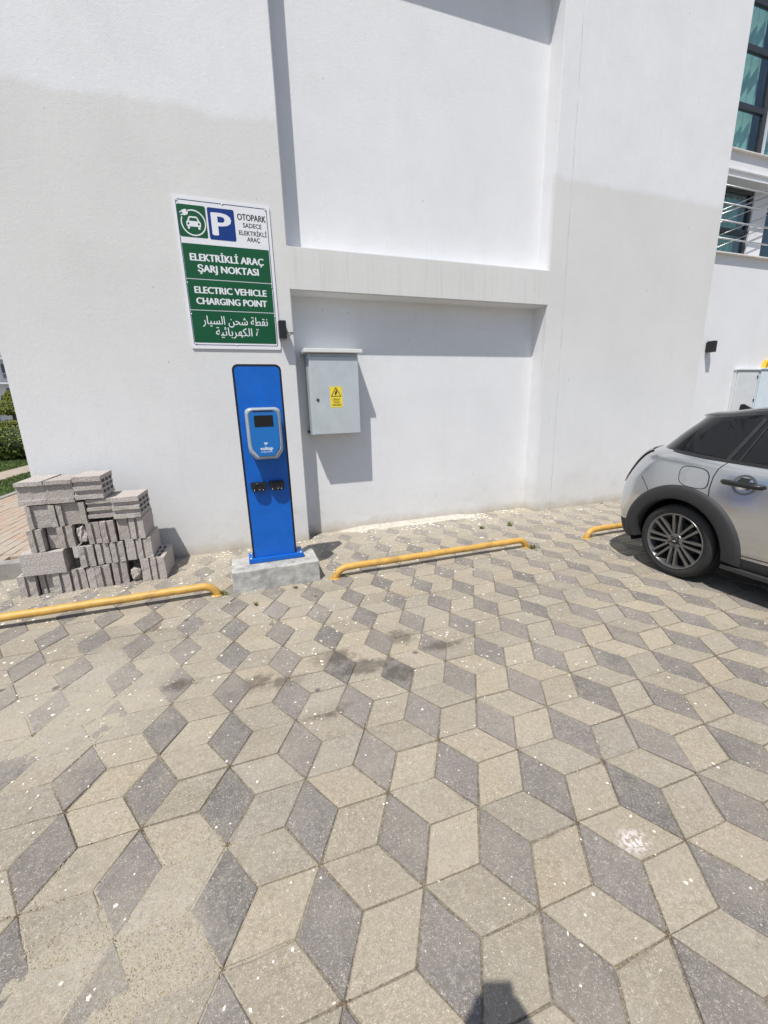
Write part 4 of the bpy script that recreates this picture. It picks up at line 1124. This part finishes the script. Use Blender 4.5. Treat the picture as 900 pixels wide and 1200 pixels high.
def car_part(name, pred, mat, off=0.0, parent=None):
    bm = bmesh.new(); vv = {}
    for side in (1, -1):
        for j in range(len(grid)-1):
            for c_ in range(len(grid[0])-1):
                q = [(j, c_), (j, c_+1), (j+1, c_+1), (j+1, c_)]
                m_ = [sum(grid[a][b][k] for a, b in q)/4 for k in range(3)]
                if not pred(m_[0], m_[1], m_[2], j, c_): continue
                f = []
                for a, b in q:
                    key = (side, a, b)
                    if key not in vv:
                        u, w_, z = grid[a][b]; vv[key] = bm.verts.new((side*w_, u, z))
                    f.append(vv[key])
                try: bm.faces.new(f if side > 0 else f[::-1]).smooth = True
                except ValueError: pass
    bmesh.ops.remove_doubles(bm, verts=bm.verts[:], dist=.0004)
    bmesh.ops.recalc_face_normals(bm, faces=bm.faces[:])
    if off:
        bm.normal_update()
        for v in bm.verts: v.co += v.normal*off
    return fin(name, bm, mat, parent or car, fixn=False)
def wheelhole(u, z): return min(math.hypot(u, z-HZ_), math.hypot(u-WB, z-HZ_)) < .40
isbump = lambda u, w_, z, j: (j < 3*SUB-2 and (u < -.30 or u > 2.75)) or j < 2*SUB
HU_, HZH_ = CY0-1.818, .842
car_part('body', lambda u, w_, z, j, c_: j < BELT and math.hypot(u-HU_, z-HZH_) > .050 and not isbump(u, w_, z, j) and not (wheelhole(u, z) and w_ > .5), PAINT)
car_part('lower_cladding', lambda u, w_, z, j, c_: j < BELT and isbump(u, w_, z, j) and not (wheelhole(u, z) and w_ > .5), TRIM)
car_part('greenhouse', lambda u, w_, z, j, c_: BELT <= j < GTOP and u < 2.12, GLAS)
car_part('roof', lambda u, w_, z, j, c_: j >= GTOP and u < 1.62, ROOFM)
car_part('windscreen', lambda u, w_, z, j, c_: j >= GTOP and 1.62 <= u < 2.12, GLAS)
car_part('bonnet', lambda u, w_, z, j, c_: j >= BELT and u >= 2.12, PAINT)
car_part('tail_light', lambda u, w_, z, j, c_: 5*SUB-1 <= j < 7*SUB+1 and c_ < 8 and w_ > .30, GLAS, .010)
# surface lookup for trim pieces (main section of the side)
def surf(u, z, off=0.0):
    best = None
    cI = min(range(N1, N1+N2), key=lambda c_: abs(grid[BELT][c_][0]-u))
    colm = []
    for j in range(len(grid)):
        r_ = grid[j]; lo, hi = 0, len(r_)-1
        while hi-lo > 1:
            m_ = (lo+hi)//2
            if r_[m_][0] <= u: lo = m_
            else: hi = m_
        t = (u-r_[lo][0])/max(1e-6, r_[hi][0]-r_[lo][0]); colm.append((lerp(r_[lo][2], r_[hi][2], t), lerp(r_[lo][1], r_[hi][1], t)))
    for (za, wa), (zb_, wb) in zip(colm, colm[1:]):
        if za <= z <= zb_ or zb_ <= z <= za:
            t = (z-za)/(zb_-za if abs(zb_-za) > 1e-6 else 1); return lerp(wa, wb, t)+off
    return colm[0][1]+off if z < colm[0][0] else colm[-1][1]+off
def densify(pts, n=8, closed=True):
    out = []; m_ = len(pts)
    for i in range(m_ if closed else m_-1):
        a, b = pts[i], pts[(i+1) % m_]
        for k in range(n): out.append((lerp(a[0], b[0], k/n), lerp(a[1], b[1], k/n)))
    if not closed: out.append(pts[-1])
    return out
def patch(name, pts, mat, off, parent=None, both=True):
    for s in ((1, -1) if both else (1,)):
        bm = bmesh.new(); P = densify(pts, 6); v = [bm.verts.new((s*surf(u, z, off), u, z)) for u, z in P]; n = len(v)
        bmesh.ops.triangle_fill(bm, edges=[bm.edges.new((v[i], v[(i+1) % n])) for i in range(n)], use_beauty=True)
        fin(name, bm, mat, parent or car)
def strip(name, pts, wd, mat, off, parent=None, closed=False):
    P = densify(pts, 5, closed)
    for s in ((1,) if name.startswith('fuel') else (1, -1)):
        bm = bmesh.new(); prev = None; L = len(P); first = None
        for i in range(L):
            a = P[(i-1) % L] if (closed or i) else P[i]; b = P[(i+1) % L] if (closed or i < L-1) else P[i]
            d_ = Vector((b[0]-a[0], b[1]-a[1])).normalized(); n_ = Vector((-d_.y, d_.x))*wd/2
            q = [bm.verts.new((s*surf(P[i][0]+k*n_.x, P[i][1]+k*n_.y, off), P[i][0]+k*n_.x, P[i][1]+k*n_.y)) for k in (1, -1)]
            if prev: bm.faces.new((prev[0], prev[1], q[1], q[0]))
            else: first = q
            prev = q
        if closed: bm.faces.new((prev[0], prev[1], first[1], first[0]))
        fin(name, bm, mat, parent or car)
Y = lambda y: CY0-y
# belt moulding, pillars and window edges
strip('belt_trim', [(-.16, 1.030), (.12, .998), (.30, .985), (.52, .972), (.9, .960), (1.5, .945), (1.9, .94)], .020, BLACKP, .004)
strip('window_trim', [(.255, .990), (.385, 1.285)], .030, PILL, .004)
strip('window_trim', [(.330, .990), (.415, 1.235)], .012, PILL, .004)
strip('window_trim', [(.44, 1.285), (1.30, 1.285), (1.62, 1.20), (1.95, .99)], .016, PILL, .004)
patch('quarter_window', [(-.11, 1.045), (.10, 1.255), (.20, 1.283), (.36, 1.280), (.245, 1.002)], GLAS, .003)
patch('door_window', [(.35, .995), (.43, 1.245), (.47, 1.272), (1.28, 1.272), (1.58, 1.19), (1.88, .985), (1.0, .972)], GLAS, .003)
gapm = simple('panel_gap_black', (.01, .01, .011), .9, var=.1)
strip('panel_gap', [(.270, .975), (.240, .930), (.222, .869), (.212, .774), (.220, .700), (.30, .58), (.40, .42), (.47, .34)], .006, gapm, .0015)
strip('panel_gap', [(1.62, .95), (1.66, .80), (1.66, .55), (1.55, .36), (.47, .34)], .006, gapm, .0015)
strip('panel_gap', [(-.345, .800), (-.258, .675)], .004, gapm, .0016)
def lid_pts(e=0.0):
    cu, cz_, a, b = (Y(2.273)+Y(2.048))/2, .846, .112-e, .078-e
    return [(cu+math.copysign(abs(math.cos(t))**.62, math.cos(t))*a, cz_-.012*math.cos(t)+math.copysign(abs(math.sin(t))**.62, math.sin(t))*b) for t in [2*math.pi*k/24 for k in range(24)]]
patch('fuel_lid', lid_pts(.003), PAINT, .0022, both=False)
strip('fuel_lid_gap', lid_pts(), .006, gapm, .0016, closed=True)
# door handle with its round recess
hu, hz_ = Y(1.818), .842
for s in (1, -1):
    bm = bmesh.new(); c0 = bm.verts.new((s*surf(hu, hz_, -.034), hu, hz_)); rg = []
    r2 = []; r3 = []
    for k in range(28):
        a_ = 2*math.pi*k/28
        for ring_, rr_, of_ in ((rg, .078, .0016), (r2, .062, .0012), (r3, .045, -.026)):
            u, z = hu+rr_*math.cos(a_), hz_+rr_*.92*math.sin(a_); ring_.append(bm.verts.new((s*surf(u, z, of_), u, z)))
    for k in range(28):
        q = (k+1) % 28
        bm.faces.new((rg[k], rg[q], r2[q], r2[k])); bm.faces.new((r2[k], r2[q], r3[q], r3[k])); bm.faces.new((c0, r3[k], r3[q]))
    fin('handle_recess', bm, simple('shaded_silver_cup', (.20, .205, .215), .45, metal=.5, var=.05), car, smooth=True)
for s in (1, -1):
    bm = bmesh.new(); pts = [(s*surf(hu+d_, .846-.03*d_, o_), hu+d_, .846-.03*d_) for d_, o_ in ((-.135, .004), (-.115, .020), (-.05, .030), (.05, .031), (.095, .022), (.118, .005))]
    tube(bm, pts, [.015, .019, .018, .018, .020, .015], 10)
    fin('door_handle', bm, BLACKP, car)
# wheel arch cladding, wheels, wells
def arch(u0, ang0, ang1, ro0, ro1):
    for s in (1, -1):
        bm = bmesh.new(); prev = None
        for k in range(41):
            t = k/40; a_ = R(lerp(ang0, ang1, t)); ro = lerp(ro0, ro1, t); ri = lerp(.352, .362, t)
            rg = []
            for rr_, of in ((ro+.002, -.004), (ro, .010), (ro-.03, .018), (ri+.012, .022), (ri, .014), (ri-.004, -.06)):
                u, z = u0-rr_*math.cos(a_), HZ_+rr_*math.sin(a_)
                rg.append(bm.verts.new((s*(surf(u, max(.20, min(z, .86)), of)), u, max(.19, z))))
            if prev:
                for i in range(len(rg)-1): bm.faces.new((prev[i], prev[i+1], rg[i+1], rg[i])).smooth = True
            prev = rg
        fin('wheel_arch_trim', bm, TRIM, car)
        bm = bmesh.new(); prev = None
        for k in range(25):
            a_ = R(lerp(-15, 195, k/24)); rg = [bm.verts.new((s*x, u0-.40*math.cos(a_), HZ_+.40*math.sin(a_))) for x in (.84, .42)]
            if prev: bm.faces.new((prev[0], prev[1], rg[1], rg[0]))
            prev = rg
        fin('wheel_well', bm, DARKI, car)
arch(0.0, -8, 186, .452, .485); arch(WB, -6, 186, .470, .455)
def wheel(u0, s):
    wl_ = bpy.data.objects.new('wheel', None); COL.objects.link(wl_); wl_.parent = car; wl_.location = (s*.742, u0, HZ_)
    # local +x is outward when s = 1
    prof = [(-.095, .215), (-.102, .235), (-.104, .265), (-.096, .289), (-.080, .300), (-.052, .3035), (-.050, .299), (-.044, .299), (-.042, .305), (-.004, .306), (-.002, .301), (.004, .301), (.006, .306), (.042, .305), (.044, .299), (.050, .299), (.052, .3035), (.080, .300), (.096, .289), (.104, .265), (.103, .250), (.101, .248), (.102, .235), (.098, .226), (.085, .218)]
    prof = [(s*a, b) for a, b in prof]
    bm = bmesh.new(); lathe(bm, prof, 'x', 72); fin('tyre', bm, TYRE, wl_)
    bm = bmesh.new()
    lathe(bm, [(s*a, b) for a, b in ((.098, .232), (.104, .231), (.104, .224), (.098, .219), (.070, .208), (.02, .200), (-.09, .205))], 'x', 64)
    ax = .088
    for k in range(8):
        a_ = 2*math.pi*k/8+R(90)
        for o_ in (-1, 1):
            # twin spokes, near parallel
            c_, s_ = math.cos(a_), math.sin(a_)
            def P(r_, w_, x): return Vector((s*x, r_*c_-w_*s_, r_*s_+w_*c_))
            w0, w1 = o_*.0185, o_*.027
            secs = []
            for r_, wc, hw, x in ((.052, w0*.95, .0105, ax-.004), (.12, lerp(w0, w1, .5), .0105, ax+.006), (.19, w1, .0115, ax+.011), (.222, w1*1.1, .0155, ax+.012)):
                secs.append([bm.verts.new(P(r_, wc-hw, x-.034)), bm.verts.new(P(r_, wc-hw*.8, x)), bm.verts.new(P(r_, wc+hw*.8, x)), bm.verts.new(P(r_, wc+hw, x-.034))])
            for a2, b2 in zip(secs, secs[1:]):
                for i in range(3): bm.faces.new((a2[i], a2[i+1], b2[i+1], b2[i]))
    lathe(bm, [(s*a, b) for a, b in ((ax-.03, .062), (ax-.002, .060), (ax+.002, .054), (ax-.004, .030), (ax-.004, .0001))], 'x', 32)
    fin('rim', bm, RIMM, wl_)
    bm = bmesh.new(); lathe(bm, [(s*a, b) for a, b in ((ax-.0035, .029), (ax+.004, .027), (ax+.006, .020), (ax+.006, .0001))], 'x', 24); fin('centre_cap', bm, BLACKP, wl_)
    bm = bmesh.new(); 
    for sg_ in (-1, 1): box(bm, min(s*(ax+.0062), s*(ax+.0072)), max(s*(ax+.0062), s*(ax+.0072)), min(sg_*.007, sg_*.017), max(sg_*.007, sg_*.017), -.003, .003)
    lathe(bm, [(s*(ax+.0062), .0075), (s*(ax+.0072), .0072), (s*(ax+.0072), .0001)], 'x', 12); fin('badge', bm, STEEL, wl_)
    for k in range(5):
        a_ = 2*math.pi*k/5+R(54); bm = bmesh.new(); lathe(bm, [(s*a, b) for a, b in ((ax-.012, .010), (ax+.004, .009), (ax+.004, .0001))], 'x', 6, centre=(0, .044*math.cos(a_), .044*math.sin(a_))); fin('lug_bolt', bm, BLACKP, wl_)
    bm = bmesh.new(); lathe(bm, [(s*.02, .155), (s*.032, .155), (s*.032, .05), (s*.02, .05)], 'x', 40, close=True); fin('brake_disc', bm, TRIM, wl_)
    bm = bmesh.new(); lathe(bm, [(s*-.02, .204), (s*-.02, .0001)], 'x', 32); fin('dark_backing', bm, DARKI, wl_)  # near-black disc closing the rim behind the spokes
for u0 in (0.0, WB):
    for s in (1, -1): wheel(u0, s)
bm = bmesh.new(); box(bm, -.72, .72, -.50, 2.95, .20, .26); fin('underbody', bm, DARKI, car)
bm = bmesh.new()   # unseen dark box added to close the cabin so nothing shines through
box(bm, -.40, .40, -.30, 2.6, .27, .90); fin('cabin_filler', bm, DARKI, car)
for s in (0, -1.642): boxo('side_skirt', (.80+s, .842+s, .36, 2.10, .20, .235), TRIM, car, .004)
bm = bmesh.new(); pr_ = [(-.07, 0), (.075, 0), (.02, .022), (-.045, .058), (-.062, .055)]
a = [bm.verts.new((-.012, u, z)) for u, z in pr_]; b = [bm.verts.new((.012, u, z)) for u, z in pr_]
bm.faces.new(a); bm.faces.new(b[::-1])
for i in range(5): bm.faces.new((a[i], b[i], b[(i+1) % 5], a[(i+1) % 5]))
o = fin('roof_antenna', bm, BLACKP, car); o.location = (0, -.12, 1.318)
for s in (1, -1):
    bm = bmesh.new(); box(bm, s*.80 if s > 0 else -.98, .98 if s > 0 else -.80, 1.62, 1.78, .955, 1.065, .03, 3)
    fin('side_mirror', bm, BLACKP, car)
for s in (1, -1):
    bm = bmesh.new(); lathe(bm, [(2.74, .09), (2.80, .098), (2.815, .085), (2.82, .0001)], 'y', 24, centre=(s*.60, .12, .70))
    fin('headlight', bm, SIGNW, car)
boxo('number_plate', (-.26, .26, -.735, -.728, .50, .61), SIGNW, car)

# ------------------------------------------------------------------ the photographer, whose phone shades the paving
pe = thing('person', 'person in dark clothes holding up a phone, standing opposite the charging post', 'person', (0, 0, 0))
fwd = Vector((math.sin(YAW), math.cos(YAW), 0)); rgt = R0.copy()
def W(r_, f_, z): return rgt*r_ + fwd*f_ + Vector((0, 0, z))
SKIN = simple('skin', (.45, .26, .18), .5, var=.06); CLOTH = simple('navy_shirt', (.03, .035, .06), .85, var=.15); HAIR = simple('dark_hair', (.02, .015, .012), .6, var=.2); JEAN = simple('dark_jeans', (.035, .045, .075), .85, var=.15)
def skinned(name, verts, edges, mat, parent, sub=2):
    me = bpy.data.meshes.new(name); me.from_pydata([tuple(v[0]) for v in verts], edges, []); o = link(name, me, mat, parent)
    md = o.modifiers.new('s', 'SKIN'); sv = me.skin_vertices[0].data
    for i, v in enumerate(verts):
        r_ = v[1]; sv[i].radius = r_ if isinstance(r_, tuple) else (r_, r_)
    sv[0].use_root = True
    md.use_smooth_shade = True; s = o.modifiers.new('d', 'SUBSURF'); s.levels = sub; s.render_levels = sub
    return o
B0 = -.50
body = [(W(0, B0, .92), (.15, .11)), (W(0, B0, 1.10), (.14, .10)), (W(0, B0, 1.30), (.17, .11)), (W(0, B0+.01, 1.43), (.10, .08)), (W(0, B0+.03, 1.50), .055), (W(0, B0+.05, 1.56), .06),
        (W(-.19, B0, 1.40), .062), (W(-.24, B0+.06, 1.17), .050), (W(-.075, B0+.36, 1.315), .036),
        (W(.19, B0, 1.40), .062), (W(.24, B0+.06, 1.17), .050), (W(.070, B0+.36, 1.315), .036),
        (W(-.09, B0, .86), .092), (W(-.10, B0+.02, .48), .062), (W(-.10, B0-.02, .09), .045), (W(-.11, B0+.13, .04), .036),
        (W(.09, B0, .86), .092), (W(.10, B0+.02, .48), .062), (W(.10, B0-.02, .09), .045), (W(.11, B0+.13, .04), .036)]
be = [(0, 1), (1, 2), (2, 3), (3, 4), (4, 5), (2, 6), (6, 7), (7, 8), (2, 9), (9, 10), (10, 11), (0, 12), (12, 13), (13, 14), (14, 15), (0, 16), (16, 17), (17, 18), (18, 19)]
skinned('body', body, be, CLOTH, pe)
bm = bmesh.new(); bmesh.ops.create_uvsphere(bm, u_segments=24, v_segments=18, radius=1)
for v in bm.verts:
    x, y, z = v.co; k = 1-.22*max(0, -z)
    nose = .020*math.exp(-((x/.16)**2+((z+.05)/.22)**2))*(1 if y > 0 else 0); eye = -.010*math.exp(-(((abs(x)-.38)/.18)**2+((z-.12)/.12)**2))*(1 if y > 0 else 0)
    mouth = .006*math.exp(-((x/.25)**2+((z+.48)/.08)**2))*(1 if y > 0 else 0)
    v.co = W(.075*x*k, B0+.07+.094*y*k+nose+eye+mouth, 1.655+.118*z)
hd = fin('head', bm, SKIN, pe, smooth=True)
for s in (-1, 1):
    bm = bmesh.new(); bmesh.ops.create_uvsphere(bm, u_segments=10, v_segments=8, radius=1)
    for v in bm.verts: v.co = W(s*.078+.010*v.co.x, B0+.06+.020*v.co.y, 1.655+.032*v.co.z)
    fin('ear', bm, SKIN, hd, smooth=True)
    bm = bmesh.new(); bmesh.ops.create_uvsphere(bm, u_segments=10, v_segments=8, radius=.012)
    for v in bm.verts: v.co += W(s*.030, B0+.07+.082, 1.668)
    fin('eye', bm, INK, hd, smooth=True)
bm = bmesh.new(); bmesh.ops.create_uvsphere(bm, u_segments=24, v_segments=18, radius=1)
bmesh.ops.delete(bm, geom=[v for v in bm.verts if (v.co.y > .25 and v.co.z < .52) or v.co.z < -.35], context='VERTS')
for v in bm.verts:
    x, y, z = v.co; v.co = W(.083*x, B0+.065+.103*y, 1.662+.124*z+.003*mnoise.noise(v.co*6))
fin('hair', bm, HAIR, pe, smooth=True)
# phone: plane square to the view, lens at the camera position
ph = thing('phone', 'dark slab phone held upright in both hands of the photographer', 'phone', (0, 0, 0))
def PH(r_, u, b): return Vector((0, 0, CAM_Z)) + RV*r_ + UV*u - F*b
bm = bmesh.new(); pts = rrect(-.045, .033, -.133, .031, .008, 4)
a = [bm.verts.new(PH(x, z, .012)) for x, z in pts]; b = [bm.verts.new(PH(x, z, .020)) for x, z in pts]; n = len(a)
bm.faces.new(a); bm.faces.new(b[::-1])
for i in range(n): bm.faces.new((a[i], b[i], b[(i+1) % n], a[(i+1) % n]))
fin('casing', bm, BLACKP, ph)
bm = bmesh.new(); bm.faces.new([bm.verts.new(PH(x, z, .0206)) for x, z in rrect(-.042, .030, -.130, .028, .006, 4)]); fin('display', bm, SCREEN, ph)
for s, cx_, arm in ((-1, -.045, body[8][0]), (1, .033, body[11][0])):
    K = lambda r_, u, b_: PH(cx_+s*r_, u, b_)
    wr = arm
    V = [(wr, .027), (K(.030, -.100, .070), (.034, .020)), (K(.026, -.062, .040), (.030, .017)),
         (K(.020, -.028, .026), .0085), (K(.008, -.022, .006), .008), (K(-.012, -.024, .002), .007),
         (K(.022, -.046, .026), .0088), (K(.008, -.042, .004), .0085), (K(-.018, -.046, .002), .007),
         (K(.022, -.064, .026), .0085), (K(.008, -.062, .004), .008), (K(-.016, -.066, .002), .007),
         (K(.022, -.082, .028), .0078), (K(.008, -.082, .006), .007), (K(-.010, -.086, .003), .006),
         (K(.016, -.084, .058), .0105), (K(.000, -.060, .036), .0095), (K(-.018, -.042, .029), .008)]
    E_ = [(0, 1), (1, 2), (2, 3), (3, 4), (4, 5), (2, 6), (6, 7), (7, 8), (2, 9), (9, 10), (10, 11), (1, 12), (12, 13), (13, 14), (1, 15), (15, 16), (16, 17)]
    skinned('hand', V, E_, SKIN, pe)
